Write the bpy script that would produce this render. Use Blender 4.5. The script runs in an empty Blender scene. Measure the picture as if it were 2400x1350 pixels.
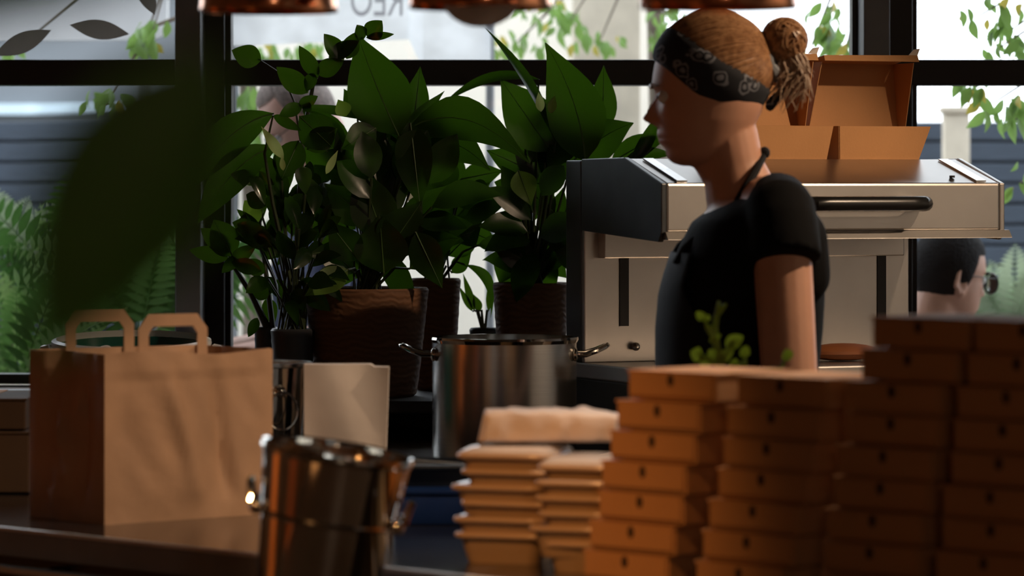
import bpy, bmesh, math, random
from mathutils import Vector, Matrix, noise

# ------------------------------------------------------------------ camera, world, lights, exposure
sc = bpy.context.scene
C = sc.collection
F, CX, HY, ZC = 9000.0, 1200.0, 420.0, 1.43      # focal length in px of a 2400 px frame, horizon row, eye height

def P(px, py, d):
    """world point seen at pixel (px,py) at depth d"""
    return Vector(((px - CX) / F * d, d, ZC - (py - HY) / F * d))

cam_d = bpy.data.cameras.new('camera')
cam = bpy.data.objects.new('camera', cam_d); C.objects.link(cam)
cam.location = (0, 0, ZC); cam.rotation_euler = (math.pi / 2, 0, 0)
cam_d.sensor_width = 36.0; cam_d.lens = 36.0 * F / 2400.0
cam_d.shift_y = -(675.0 - HY) / 2400.0
cam_d.clip_start = 0.05; cam_d.clip_end = 200
cam_d.dof.use_dof = True; cam_d.dof.focus_distance = 7.15; cam_d.dof.aperture_fstop = 5.1
sc.camera = cam

w = bpy.data.worlds.new('overcast_sky'); sc.world = w; w.use_nodes = True
wn = w.node_tree.nodes; wl_ = w.node_tree.links
bg = wn['Background']; bg.inputs['Color'].default_value = (0.86, 0.93, 1.0, 1); bg.inputs['Strength'].default_value = 3.4

sc.view_settings.view_transform = 'Standard'; sc.view_settings.look = 'None'
sc.view_settings.exposure = 0.0; sc.view_settings.gamma = 1.0
try: sc.view_settings.use_curve_mapping = False
except Exception: pass

def lamp(name, kind, loc, energy, color, radius=0.05, aim=None, spot=None, blend=0.4):
    l = bpy.data.lights.new(name, kind); l.energy = energy; l.color = color
    l.shadow_soft_size = radius
    o = bpy.data.objects.new(name, l); C.objects.link(o); o.location = loc
    if spot: l.spot_size = math.radians(spot); l.spot_blend = blend
    if aim is not None:
        o.rotation_euler = (Vector(aim) - Vector(loc)).to_track_quat('-Z', 'Y').to_euler()
    return o
WARM = (1.0, 0.62, 0.33)
# unseen ceiling spots above the frame, with added reflection and fill lights among them
lamp('reflection_spot_right_wall', 'SPOT', (2.0, 4.9, 2.7), 95, (1.0, 0.80, 0.62), 0.06, (3.2, 4.7, 1.2), 95, 0.6)  # added spot; brightens the unseen wall that the grill steel mirrors
lamp('ceiling_spot_grill', 'SPOT', (1.85, 5.75, 2.5), 115, (1.0, 0.72, 0.48), 0.03, (0.55, 6.4, 1.3), 50, 0.5)
lamp('ceiling_spot_counter', 'SPOT', (-0.85, 3.1, 2.6), 120, (1.0, 0.46, 0.15), 0.05, (-0.05, 4.75, 1.02), 20, 1.0)
lamp('ceiling_spot_bag', 'SPOT', (1.0, 4.5, 2.7), 115, (1.0, 0.74, 0.52), 0.05, (-0.45, 5.65, 1.05), 22, 0.7)
lamp('ceiling_spot_trays', 'SPOT', (0.9, 4.95, 2.75), 110, (1.0, 0.80, 0.64), 0.05, (0.24, 4.82, 1.15), 28, 0.9)
for wy, we, wc in ((5.5, 650, (1.0, 0.42, 0.10)), (3.5, 170, (1.0, 0.28, 0.05))):
    lamp('reflection_spot_left_wall', 'SPOT', (-2.45, wy, 2.75), we, wc, 0.03, (-3.2, wy, 0.45), 24, 0.9)  # added orange spots; the lit wall puts streaks in the bucket
lamp('reflection_spot_floor', 'SPOT', (-2.3, 1.0, 2.75), 800, (1.0, 0.66, 0.36), 0.05, (-2.3, 1.0, 0), 34, 0.8)  # added downlight on bare floor, mirrored as a tan streak in the bucket
lamp('room_fill_light', 'POINT', (0.9, -0.6, 2.6), 18, (1.0, 0.78, 0.58), 0.1)  # added fill behind the camera, raises the ambient level

random.seed(7)
R = math.radians

# ------------------------------------------------------------------ materials
def nm(name):
    m = bpy.data.materials.new(name); m.use_nodes = True
    return m, m.node_tree.nodes, m.node_tree.links, m.node_tree.nodes['Principled BSDF']

def mat(name, col, rough=0.5, metal=0.0, var=0.12, nscale=12.0, bump=0.0, bscale=60.0, spec=0.5, stretch=None, col2=None, aniso=0.0):
    m, n, l, b = nm(name)
    tc = n.new('ShaderNodeTexCoord'); mp = n.new('ShaderNodeMapping')
    l.new(tc.outputs['Object'], mp.inputs['Vector'])
    if stretch: mp.inputs['Scale'].default_value = stretch
    nz = n.new('ShaderNodeTexNoise'); nz.inputs['Scale'].default_value = nscale; nz.inputs['Detail'].default_value = 4
    l.new(mp.outputs['Vector'], nz.inputs['Vector'])
    cr = n.new('ShaderNodeValToRGB')
    c2 = col2 if col2 else tuple(min(1, c * (1 + var)) for c in col)
    c1 = col if col2 else tuple(c * (1 - var) for c in col)
    cr.color_ramp.elements[0].color = (*c1, 1); cr.color_ramp.elements[0].position = 0.3
    cr.color_ramp.elements[1].color = (*c2, 1); cr.color_ramp.elements[1].position = 0.7
    l.new(nz.outputs['Fac'], cr.inputs['Fac']); l.new(cr.outputs['Color'], b.inputs['Base Color'])
    b.inputs['Roughness'].default_value = rough; b.inputs['Metallic'].default_value = metal
    b.inputs['Specular IOR Level'].default_value = spec
    if aniso: b.inputs['Anisotropic'].default_value = aniso
    if bump:
        n2 = n.new('ShaderNodeTexNoise'); n2.inputs['Scale'].default_value = bscale; n2.inputs['Detail'].default_value = 3
        l.new(mp.outputs['Vector'], n2.inputs['Vector'])
        bp = n.new('ShaderNodeBump'); bp.inputs['Strength'].default_value = bump; bp.inputs['Distance'].default_value = 0.01
        l.new(n2.outputs['Fac'], bp.inputs['Height']); l.new(bp.outputs['Normal'], b.inputs['Normal'])
    return m

def leaf_mat(name, col, trans=0.4, rough=0.3, tcol=None):
    m, n, l, b = nm(name)
    tc = n.new('ShaderNodeTexCoord')
    nz = n.new('ShaderNodeTexNoise'); nz.inputs['Scale'].default_value = 14; nz.inputs['Detail'].default_value = 3
    l.new(tc.outputs['Object'], nz.inputs['Vector'])
    cr = n.new('ShaderNodeValToRGB')
    cr.color_ramp.elements[0].color = (*[c * 0.7 for c in col], 1); cr.color_ramp.elements[0].position = .3
    cr.color_ramp.elements[1].color = (*[c * 1.3 for c in col], 1); cr.color_ramp.elements[1].position = .7
    l.new(nz.outputs['Fac'], cr.inputs['Fac']); l.new(cr.outputs['Color'], b.inputs['Base Color'])
    b.inputs['Roughness'].default_value = rough
    tr = n.new('ShaderNodeBsdfTranslucent'); tr.inputs['Color'].default_value = (*(tcol or (col[0] * 1.6, col[1] * 2.0, col[2])), 1)
    mx = n.new('ShaderNodeMixShader'); mx.inputs['Fac'].default_value = trans
    l.new(b.outputs['BSDF'], mx.inputs[1]); l.new(tr.outputs['BSDF'], mx.inputs[2])
    l.new(mx.outputs['Shader'], n['Material Output'].inputs['Surface'])
    return m

def glass_mat(name, tint=(1, 1, 1), refl=0.06):
    m, n, l, b = nm(name); n.remove(b)
    t = n.new('ShaderNodeBsdfTransparent'); t.inputs['Color'].default_value = (*tint, 1)
    g = n.new('ShaderNodeBsdfGlossy'); g.inputs['Roughness'].default_value = 0.02
    fr = n.new('ShaderNodeFresnel'); fr.inputs['IOR'].default_value = 1.35
    mx = n.new('ShaderNodeMixShader')
    l.new(fr.outputs['Fac'], mx.inputs['Fac']); l.new(t.outputs['BSDF'], mx.inputs[1]); l.new(g.outputs['BSDF'], mx.inputs[2])
    l.new(mx.outputs['Shader'], n['Material Output'].inputs['Surface'])
    return m

def wave_mat(name, c1, c2, scale=40, rough=0.6, direction='Z', bump=0.4, distort=2.0):
    m, n, l, b = nm(name)
    tc = n.new('ShaderNodeTexCoord'); wv = n.new('ShaderNodeTexWave'); wv.bands_direction = direction
    wv.inputs['Scale'].default_value = scale; wv.inputs['Distortion'].default_value = distort; wv.inputs['Detail'].default_value = 2
    l.new(tc.outputs['Object'], wv.inputs['Vector'])
    cr = n.new('ShaderNodeValToRGB'); cr.color_ramp.elements[0].color = (*c1, 1); cr.color_ramp.elements[1].color = (*c2, 1)
    l.new(wv.outputs['Fac'], cr.inputs['Fac']); l.new(cr.outputs['Color'], b.inputs['Base Color'])
    b.inputs['Roughness'].default_value = rough
    if bump:
        bp = n.new('ShaderNodeBump'); bp.inputs['Strength'].default_value = bump; bp.inputs['Distance'].default_value = 0.006
        l.new(wv.outputs['Fac'], bp.inputs['Height']); l.new(bp.outputs['Normal'], b.inputs['Normal'])
    return m

def paisley_mat():
    m, n, l, b = nm('paisley_cloth')
    tc = n.new('ShaderNodeTexCoord')
    nz = n.new('ShaderNodeTexNoise'); nz.inputs['Scale'].default_value = 40
    mixv = n.new('ShaderNodeMixRGB'); mixv.inputs['Fac'].default_value = 0.02
    l.new(tc.outputs['Object'], mixv.inputs[1]); l.new(tc.outputs['Object'], nz.inputs['Vector']); l.new(nz.outputs['Color'], mixv.inputs[2])
    v = n.new('ShaderNodeTexVoronoi'); v.inputs['Scale'].default_value = 38
    l.new(mixv.outputs['Color'], v.inputs['Vector'])
    cr = n.new('ShaderNodeValToRGB'); e = cr.color_ramp.elements
    dk = (0.012, 0.014, 0.02, 1); lt = (0.20, 0.21, 0.24, 1)
    e[0].position = 0; e[0].color = lt; e[1].position = .16; e[1].color = lt
    for p, c in ((.2, dk), (.32, dk), (.36, lt), (.42, lt), (.46, dk), (.6, dk)):
        x = e.new(p); x.color = c
    l.new(v.outputs['Distance'], cr.inputs['Fac']); l.new(cr.outputs['Color'], b.inputs['Base Color'])
    b.inputs['Roughness'].default_value = .85
    return m

M = dict(
    frame_black=mat('black_window_frame', (0.012, 0.011, 0.011), .45),
    frame_grey=mat('grey_window_post', (0.22, 0.235, 0.255), .5),
    glass=glass_mat('window_glass'),
    wall=mat('dark_plaster', (0.10, 0.085, 0.07), .8, bump=.1),
    tilew=mat('pale_kitchen_wall', (0.62, 0.58, 0.52), .5, var=.05),
    woodw=mat('warm_wood_panel', (0.34, 0.15, 0.055), .5, stretch=(8, 8, 1)),
    ceil=mat('ceiling_paint', (0.10, 0.09, 0.08), .85),
    floor=mat('floor_boards', (0.26, 0.16, 0.085), .45, stretch=(10, 1, 1)),
    sillw=mat('sill_wood', (0.22, 0.13, 0.08), .5, stretch=(2, 20, 20)),
    white=mat('white_laminate', (0.75, 0.76, 0.78), .35, var=.04),
    counter=mat('dark_polished_counter', (0.028, 0.026, 0.026), .12, spec=.6, var=.2),
    edge=mat('edge_highlight_pale', (0.55, 0.57, 0.6), .25, 0.0, var=.05),
    edgedark=mat('dark_grey_edge', (0.20, 0.215, 0.24), .55, spec=.3),
    backtop=mat('back_worktop', (0.13, 0.09, 0.065), .35),
    black=mat('matt_black', (0.012, 0.012, 0.012), .5),
    kraft=mat('kraft_board', (0.50, 0.245, 0.095), .75, var=.08, nscale=6, bump=.05, bscale=200),
    kraftbag=mat('kraft_paper_bag', (0.52, 0.30, 0.17), .7, var=.10, nscale=10, bump=.15, bscale=35),
    krafttray=mat('tan_board', (0.44, 0.285, 0.155), .6, var=.08, nscale=6),
    slot=mat('notch_shade', (0.04, 0.02, 0.01), .9),
    steel=mat('brushed_steel', (0.62, 0.60, 0.57), .22, 1.0, var=.05, stretch=(1, 1, 40), aniso=.3),
    mirror=mat('polished_steel', (0.70, 0.66, 0.60), .07, 1.0, var=.05),
    hood=mat('satin_steel', (0.56, 0.53, 0.50), .34, 1.0, var=.05),
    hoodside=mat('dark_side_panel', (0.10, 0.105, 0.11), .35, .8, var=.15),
    rubber=mat('black_handle', (0.01, 0.01, 0.01), .3),
    copper=mat('polished_copper', (0.72, 0.33, 0.18), .14, 1.0, var=.12),
    bulb=leaf_mat('bulb_glass', (0.62, 0.62, 0.6), .6, .1, (0.9, 0.9, 0.86)),
    pot=wave_mat('woven_pot', (0.13, 0.056, 0.023), (0.17, 0.075, 0.032), 26, .75, 'Z', .22, 9),
    potgrey=mat('grey_plastic_pot', (0.05, 0.053, 0.058), .4),
    soil=mat('soil', (0.02, 0.013, 0.008), .95),
    enamel=mat('green_enamel', (0.004, 0.075, 0.065), .2, var=.1),
    enamelrim=mat('white_enamel_rim', (0.75, 0.76, 0.75), .2, var=.05),
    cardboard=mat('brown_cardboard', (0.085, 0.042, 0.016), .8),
    paper=mat('white_paper', (0.66, 0.56, 0.48), .8, var=.04, bump=.1, bscale=25),
    napkin=mat('beige_paper', (0.80, 0.66, 0.56), .8, var=.05, bump=.12, bscale=40),
    foil=mat('coated_rim', (0.55, 0.38, 0.25), .12, 0.0, var=.03),
    lid=mat('glossy_pale_lid', (0.62, 0.54, 0.48), .18, var=.05, spec=.8),
    blue=mat('blue_plastic', (0.010, 0.035, 0.13), .35),
    darkblue=mat('dark_tray', (0.012, 0.016, 0.022), .4),
    lily=leaf_mat('peace_lily_leaf', (0.013, 0.034, 0.006), .42, .30, (0.052, 0.135, 0.004)),
    ficus=leaf_mat('glossy_dark_leaf', (0.010, 0.025, 0.006), .35, .16, (0.06, 0.14, 0.004)),
    rib=mat('leaf_midrib', (0.05, 0.10, 0.02), .4),
    bud=leaf_mat('pale_bud', (0.35, 0.42, 0.14), .4, .4, (0.6, 0.65, 0.2)),
    lightleaf=leaf_mat('yellow_green_leaf', (0.10, 0.18, 0.03), .5, .4, (0.25, 0.4, 0.03)),
    stem=mat('plant_stem', (0.030, 0.045, 0.015), .5),
    outleaf=leaf_mat('garden_leaf', (0.13, 0.24, 0.07), .4, .4, (0.3, 0.5, 0.12)),
    outleaf_y=leaf_mat('garden_leaf_yellow', (0.42, 0.36, 0.06), .4, .4, (0.6, 0.5, 0.1)),
    bark=mat('bark', (0.16, 0.13, 0.10), .9, var=.3, bump=.5),
    fern=leaf_mat('fern_frond', (0.13, 0.30, 0.10), .35, .5, (0.25, 0.5, 0.12)),
    fern_d=leaf_mat('fern_frond_dark', (0.05, 0.14, 0.035), .3, .5, (0.10, 0.26, 0.05)),
    fern_l=leaf_mat('fern_frond_light', (0.24, 0.42, 0.17), .35, .45, (0.4, 0.62, 0.2)),
    palefern=leaf_mat('pale_frond', (0.36, 0.46, 0.32), .35, .5, (0.5, 0.6, 0.4)),
    herb=leaf_mat('herb_leaf', (0.20, 0.26, 0.02), .4, .5, (0.4, 0.5, 0.03)),
    skin=mat('skin', (0.60, 0.31, 0.20), .5, var=.05, nscale=20),
    skin_m=mat('pale_skin', (0.62, 0.36, 0.29), .5, var=.06, nscale=20),
    skin_d=mat('tan_skin', (0.50, 0.25, 0.16), .5, var=.06, nscale=20),
    hair=mat('blond_hair', (0.22, 0.10, 0.042), .38, nscale=110, col2=(0.46, 0.25, 0.12)),
    hair_l=leaf_mat('pale_blond_hair', (0.55, 0.40, 0.28), .4, .45, (0.6, 0.45, 0.33)),
    hair_g=mat('grey_hair', (0.22, 0.17, 0.15), .7, var=.3, nscale=90, bump=.5, bscale=160),
    hair_k=mat('black_hair', (0.005, 0.004, 0.004), .8, spec=.2, var=.3, nscale=90, bump=.5, bscale=160),
    shirt=mat('black_cotton', (0.0045, 0.0045, 0.005), .9, spec=.15, var=.2, bump=.3, bscale=14),
    apron=mat('black_apron', (0.007, 0.0075, 0.009), .75, spec=.25, var=.2, bump=.2, bscale=10),
    denim=mat('dark_trousers', (0.015, 0.016, 0.02), .85),
    navy=mat('navy_shirt', (0.035, 0.045, 0.10), .85),
    shoe=mat('shoe_leather', (0.02, 0.018, 0.016), .4),
    eye=mat('eye_white', (0.7, 0.68, 0.65), .2),
    iris=mat('eye_iris', (0.06, 0.05, 0.04), .2),
    lens=glass_mat('spectacle_lens', (.95, .97, .97)),
    paisley=paisley_mat(),
    siding=mat('blue_grey_board', (0.045, 0.062, 0.088), .6, var=.15, stretch=(1, 8, 8)),
    concrete=mat('pale_concrete', (0.62, 0.60, 0.55), .85, var=.1, nscale=3),
    cream=mat('cream_render', (0.88, 0.83, 0.74), .85, var=.1, nscale=3),
    greywall=mat('grey_render', (0.17, 0.185, 0.20), .85, var=.08, nscale=2),
    canvas=leaf_mat('white_canvas', (0.70, 0.73, 0.76), .7, .8, (0.95, 0.97, 1.0)),
    letter=mat('grey_print', (0.36, 0.36, 0.38), .8, var=.03),
    decal=leaf_mat('grey_leaf_film', (0.30, 0.28, 0.26), .6, .8, (0.42, 0.39, 0.36)),
    ground=mat('paving', (0.35, 0.34, 0.32), .9, var=.15),
    beige=mat('beige_post', (0.62, 0.55, 0.44), .8),
    paleblue=mat('pale_blue_shutter', (0.55, 0.68, 0.76), .6),
    loaf=mat('toasted_crust', (0.20, 0.06, 0.015), .6),
)

# ------------------------------------------------------------------ helpers
class MB:
    def __init__(s): s.v = []; s.f = []
    def add(s, vs, fs):
        o = len(s.v); s.v += [Vector(p) for p in vs]; s.f += [tuple(i + o for i in f) for f in fs]; return s
    def box(s, c, size, rot=None):
        c = Vector(c); hx, hy, hz = [q / 2 for q in size]; vs = []
        for dz in (-hz, hz):
            for dx, dy in ((-hx, -hy), (hx, -hy), (hx, hy), (-hx, hy)):
                q = Vector((dx, dy, dz)); q = rot @ q if rot else q; vs.append(c + q)
        return s.add(vs, [(3, 2, 1, 0), (4, 5, 6, 7), (0, 1, 5, 4), (1, 2, 6, 5), (2, 3, 7, 6), (3, 0, 4, 7)])
    def fbox(s, o, e1, e2, a0, a1, b0, b1, z0, z1):
        """box in a horizontal frame: origin o, axes e1,e2"""
        o = Vector(o); vs = []
        for z in (z0, z1):
            for a, b in ((a0, b0), (a1, b0), (a1, b1), (a0, b1)):
                q = o + e1 * a + e2 * b; vs.append(Vector((q.x, q.y, z)))
        return s.add(vs, [(3, 2, 1, 0), (4, 5, 6, 7), (0, 1, 5, 4), (1, 2, 6, 5), (2, 3, 7, 6), (3, 0, 4, 7)])
    def poly(s, base, top):
        n = len(base)
        return s.add(list(base) + list(top), [tuple(range(n - 1, -1, -1)), tuple(range(n, 2 * n))] + [(i, (i + 1) % n, n + (i + 1) % n, n + i) for i in range(n)])
    def tube(s, pts, r, n=8, cap=True, flat=None):
        pts = [Vector(p) for p in pts]; k = len(pts); o = len(s.v)
        rr = r if isinstance(r, (list, tuple)) else [r] * k
        up = None
        for i, p in enumerate(pts):
            t = (pts[min(i + 1, k - 1)] - pts[max(i - 1, 0)])
            t = t.normalized() if t.length > 1e-9 else Vector((0, 0, 1))
            if up is None: up = Vector((0, 0, 1)) if abs(t.z) < .9 else Vector((1, 0, 0))
            a = t.cross(up); a = a.normalized() if a.length > 1e-6 else t.orthogonal().normalized()
            b = a.cross(t).normalized(); up = b
            for j in range(n):
                an = 2 * math.pi * j / n
                s.v.append(p + a * math.cos(an) * rr[i] + b * math.sin(an) * rr[i] * (flat or 1))
        for i in range(k - 1):
            for j in range(n):
                s.f.append((o + i * n + j, o + i * n + (j + 1) % n, o + (i + 1) * n + (j + 1) % n, o + (i + 1) * n + j))
        if cap:
            s.f.append(tuple(o + j for j in range(n - 1, -1, -1))); s.f.append(tuple(o + (k - 1) * n + j for j in range(n)))
        return s
    def lathe(s, prof, c, n=40, rot=None, closed=False):
        c = Vector(c); o = len(s.v); k = len(prof)
        for r, z in prof:
            for j in range(n):
                a = 2 * math.pi * j / n; q = Vector((r * math.cos(a), r * math.sin(a), z))
                s.v.append(c + (rot @ q if rot else q))
        for i in range(k - 1 + (1 if closed else 0)):
            i2 = (i + 1) % k
            for j in range(n):
                s.f.append((o + i * n + j, o + i * n + (j + 1) % n, o + i2 * n + (j + 1) % n, o + i2 * n + j))
        return s
    def ell(s, c, rad, n=16, rot=None):
        c = Vector(c); o = len(s.v); k = n // 2
        for i in range(k + 1):
            ph = math.pi * i / k
            for j in range(n):
                a = 2 * math.pi * j / n
                q = Vector((rad[0] * math.sin(ph) * math.cos(a), rad[1] * math.sin(ph) * math.sin(a), rad[2] * math.cos(ph)))
                s.v.append(c + (rot @ q if rot else q))
        for i in range(k):
            for j in range(n):
                s.f.append((o + i * n + j, o + (i + 1) * n + j, o + (i + 1) * n + (j + 1) % n, o + i * n + (j + 1) % n))
        return s
    def cap(s, p0, p1, r0, r1, n=14):
        p0, p1 = Vector(p0), Vector(p1); t = (p1 - p0); L = t.length; t.normalize()
        pts = []; rr = []
        for i in range(5): a = math.pi / 2 * (1 - i / 5); pts.append(p0 - t * r0 * math.sin(a)); rr.append(max(r0 * math.cos(a), .0004))
        for i in range(4): pts.append(p0 + t * L * i / 3); rr.append(r0 + (r1 - r0) * i / 3)
        for i in range(1, 6): a = math.pi / 2 * i / 5; pts.append(p1 + t * r1 * math.sin(a)); rr.append(max(r1 * math.cos(a), .0004))
        return s.tube(pts, rr, n)
    def grid(s, fn, nu, nv, loop=False):
        o = len(s.v)
        for i in range(nu):
            for j in range(nv): s.v.append(Vector(fn(i / (nu - 1), j / (nv - (0 if loop else 1)))))
        for i in range(nu - 1):
            for j in range(nv - (0 if loop else 1)):
                j2 = (j + 1) % nv
                s.f.append((o + i * nv + j, o + i * nv + j2, o + (i + 1) * nv + j2, o + (i + 1) * nv + j))
        return s
    def leaf(s, base, tip, wd, nrm=Vector((0, -1, 0)), arc=Vector((0, 0, 0)), fold=.18, p=.75, n=9, q=1.1, wave=0.0):
        base, tip = Vector(base), Vector(tip); ax = tip - base; L = ax.length
        if L < 1e-6: return s
        a = ax.normalized(); side = a.cross(nrm)
        side = side.normalized() if side.length > 1e-4 else a.orthogonal().normalized()
        up = side.cross(a).normalized(); o = len(s.v)
        for i in range(n + 1):
            t = i / n; c = base + ax * t + Vector(arc) * (4 * t * (1 - t))
            ww = wd / 2 * max(.015, math.sin(math.pi * min(1, t ** p)) ** q)
            for j in (-1, -.5, 0, .5, 1):
                s.v.append(c + side * ww * j + up * (fold * ww * abs(j) + wave * wd * math.sin(9 * t + 2 * j) * abs(j)))
        for i in range(n):
            for j in range(4):
                s.f.append((o + i * 5 + j, o + i * 5 + j + 1, o + i * 5 + j + 6, o + i * 5 + j + 5))
        return s
    def rib(s, base, tip, arc, nrm, r):
        base, tip = Vector(base), Vector(tip); ax = tip - base; sd = ax.normalized().cross(nrm); up = sd.cross(ax).normalized() if sd.length > 1e-4 else Z
        return s.tube([base + ax * t + Vector(arc) * (4 * t * (1 - t)) + up * r * .4 for t in [i / 8 for i in range(9)]], [r * (1 - .85 * i / 8) for i in range(9)], 5)
    def mesh(s, name, m, smooth=True, off=Vector((0, 0, 0)), bevel=0, seg=2, recalc=True, angle=35):
        me = bpy.data.meshes.new(name); me.from_pydata([tuple(p - off) for p in s.v], [], s.f); me.update()
        if recalc or bevel:
            bm = bmesh.new(); bm.from_mesh(me)
            if recalc: bmesh.ops.recalc_face_normals(bm, faces=bm.faces)
            if bevel:
                bmesh.ops.bevel(bm, geom=[e for e in bm.edges if len(e.link_faces) == 2 and e.calc_face_angle(0) > .5], offset=bevel, segments=seg, affect='EDGES', profile=.6)
            bm.to_mesh(me); bm.free()
        me.materials.append(m)
        if smooth:
            me.polygons.foreach_set('use_smooth', [True] * len(me.polygons))
            try: me.set_sharp_from_angle(angle=R(angle))
            except Exception: pass
        return me
    def build(s, name, m, parent=None, **k):
        off = Vector((0, 0, 0))
        if parent is not None: off = origin(parent)
        o = bpy.data.objects.new(name, s.mesh(name, m, off=off, **k)); C.objects.link(o)
        if parent is not None: o.parent = parent
        return o

def origin(o):
    q = Vector((0, 0, 0))
    while o is not None: q = q + o.location; o = o.parent
    return q
def tag(o, label, cat, group=None):
    o['label'] = label; o['category'] = cat
    if group: o['group'] = group
    return o
def thing(name, label, cat, loc=(0, 0, 0), group=None, rotz=0):
    o = bpy.data.objects.new(name, None); C.objects.link(o); o.location = loc; o.rotation_euler = (0, 0, rotz)
    o.empty_display_size = .05
    return tag(o, label, cat, group)
def struct(o): o['kind'] = 'structure'; return o
def copy_tree(o, parent=None):
    c = o.copy(); C.objects.link(c)
    if parent is not None: c.parent = parent
    for ch in list(o.children): copy_tree(ch, c)
    return c
def inst(name, me, parent, loc, rot=None, scale=1.0):
    o = bpy.data.objects.new(name, me); C.objects.link(o); o.parent = parent; o.location = Vector(loc) - origin(parent)
    if rot is not None: o.rotation_euler = rot
    o.scale = (scale,) * 3 if isinstance(scale, (int, float)) else scale
    return o
def remesh(mb, name, m, vox, parent, smooth_it=4):
    me = mb.mesh(name, m, off=origin(parent)); t = bpy.data.objects.new('temp', me); C.objects.link(t)
    md = t.modifiers.new('r', 'REMESH'); md.mode = 'VOXEL'; md.voxel_size = vox; md.use_smooth_shade = True
    sm = t.modifiers.new('s', 'SMOOTH'); sm.factor = .5; sm.iterations = smooth_it
    dg = bpy.context.evaluated_depsgraph_get(); dg.update()
    me2 = bpy.data.meshes.new_from_object(t.evaluated_get(dg)); me2.name = name
    me2.materials.clear(); me2.materials.append(m)
    me2.polygons.foreach_set('use_smooth', [True] * len(me2.polygons))
    bpy.data.objects.remove(t); bpy.data.meshes.remove(me)
    o = bpy.data.objects.new(name, me2); C.objects.link(o); o.parent = parent
    return o
X, Y, Z = Vector((1, 0, 0)), Vector((0, 1, 0)), Vector((0, 0, 1))
CAMV = Vector((0, -1, 0))
ORD = ['top', 'second from the top', 'third from the top', 'fourth from the top', 'fifth from the top', 'sixth from the top', 'seventh from the top', 'eighth from the top', 'ninth from the top']

# ------------------------------------------------------------------ the setting: room and windows
DW = 8.2
def px2x(px, d): return (px - CX) / F * d
def py2z(py, d): return ZC - (py - HY) / F * d
struct(MB().box((0, 3.35, -.05), (6.6, 9.9, .1)).build('floor', M['floor'], smooth=False))
struct(MB().box((0, 3.35, 2.95), (6.6, 9.9, .1)).build('ceiling', M['ceil'], smooth=False))
struct(MB().box((-3.25, 3.35, 1.45), (.1, 9.9, 2.9)).build('wall_left', M['woodw'], smooth=False))
struct(MB().box((3.25, 3.35, 1.45), (.1, 9.9, 2.9)).build('wall_right', M['tilew'], smooth=False))
struct(MB().box((0, -1.55, 1.45), (6.4, .1, 2.9)).build('wall_behind_camera', M['woodw'], smooth=False))
ZS = py2z(893, DW)      # bottom of the glass
struct(MB().box((0, DW + .05, (ZS - .05) / 2), (6.4, .14, ZS - .05)).build('wall_back', M['wall'], smooth=False))
struct(MB().box((0, DW + .05, 2.72), (6.4, .14, .36)).build('trim_1', M['frame_black'], smooth=False))
struct(MB().box((0, DW - .04, ZS - .03), (6.4, .22, .04)).build('trim_2', M['sillw'], smooth=False, bevel=.004))
struct(MB().box((-1.2, DW - .30, py2z(945, DW - .4)), (1.1, .30, .03)).build('trim_3', M['white'], smooth=False, bevel=.004))
for n_w, sx_ in ((6, -1), (7, 1)): struct(MB().box((sx_ * 5.3, DW + .05, 2.0), (4.0, .14, 4.0)).build('trim_%d' % n_w, M['wall'], smooth=False))  # facade walls extended out of view to block side light outside
struct(MB().box((0, DW + .55, 2.98), (14, 1.1, .14)).build('unseen_shade_slab', M['wall'], smooth=False))  # unseen overhang added to shade the people by the window
# posts
def post(n, x0, xm, x1):
    o = MB().box(((x0 + xm) / 2, DW - .07, 1.77), (xm - x0, .2, 1.6)).build('trim_%d' % n, M['frame_grey'], smooth=False, bevel=.003)
    struct(o)
    MB().box(((xm + x1) / 2, DW, 1.77), (x1 - xm, .12, 1.6)).build('post_side', M['frame_black'], o, smooth=False, bevel=.003)
xl0, xlm, xl1 = px2x(410, DW - .17), px2x(470, DW - .17), px2x(526, DW - .06)
xr0, xrm, xr1 = px2x(2024, DW - .17), px2x(2086, DW - .17), px2x(2139, DW - .06)
post(4, xl0, xlm, xl1); post(5, xr0, xrm, xr1)
ZT0, ZT1 = py2z(201, DW), py2z(141, DW)
def window(n, x0, x1):
    o = MB()
    t = .012
    o.box(((x0 + x1) / 2, DW, (ZT0 + ZT1) / 2), (x1 - x0, .09, ZT1 - ZT0))
    w_ = struct(o.build('window_%d' % n, M['frame_black'], smooth=False, bevel=.003))
    MB().box((x0 + t / 2, DW, (ZS + 2.54) / 2), (t, .07, 2.54 - ZS)).build('frame', M['frame_black'], w_, smooth=False)
    MB().box((x1 - t / 2, DW, (ZS + 2.54) / 2), (t, .07, 2.54 - ZS)).build('frame', M['frame_black'], w_, smooth=False)
    MB().box(((x0 + x1) / 2, DW, ZS + .006), (x1 - x0, .07, .02)).build('frame', M['frame_black'], w_, smooth=False)
    MB().box(((x0 + x1) / 2, DW + .01, (ZS + ZT0) / 2), (x1 - x0 - .01, .006, ZT0 - ZS)).build('pane', M['glass'], w_, smooth=False)
    MB().box(((x0 + x1) / 2, DW + .01, (2.54 + ZT1) / 2), (x1 - x0 - .01, .006, 2.54 - ZT1)).build('pane', M['glass'], w_, smooth=False)
    return w_
w1 = window(1, -3.2, xl0); w2 = window(2, xl1, xr0); w3 = window(3, xr1, 3.2)
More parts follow.
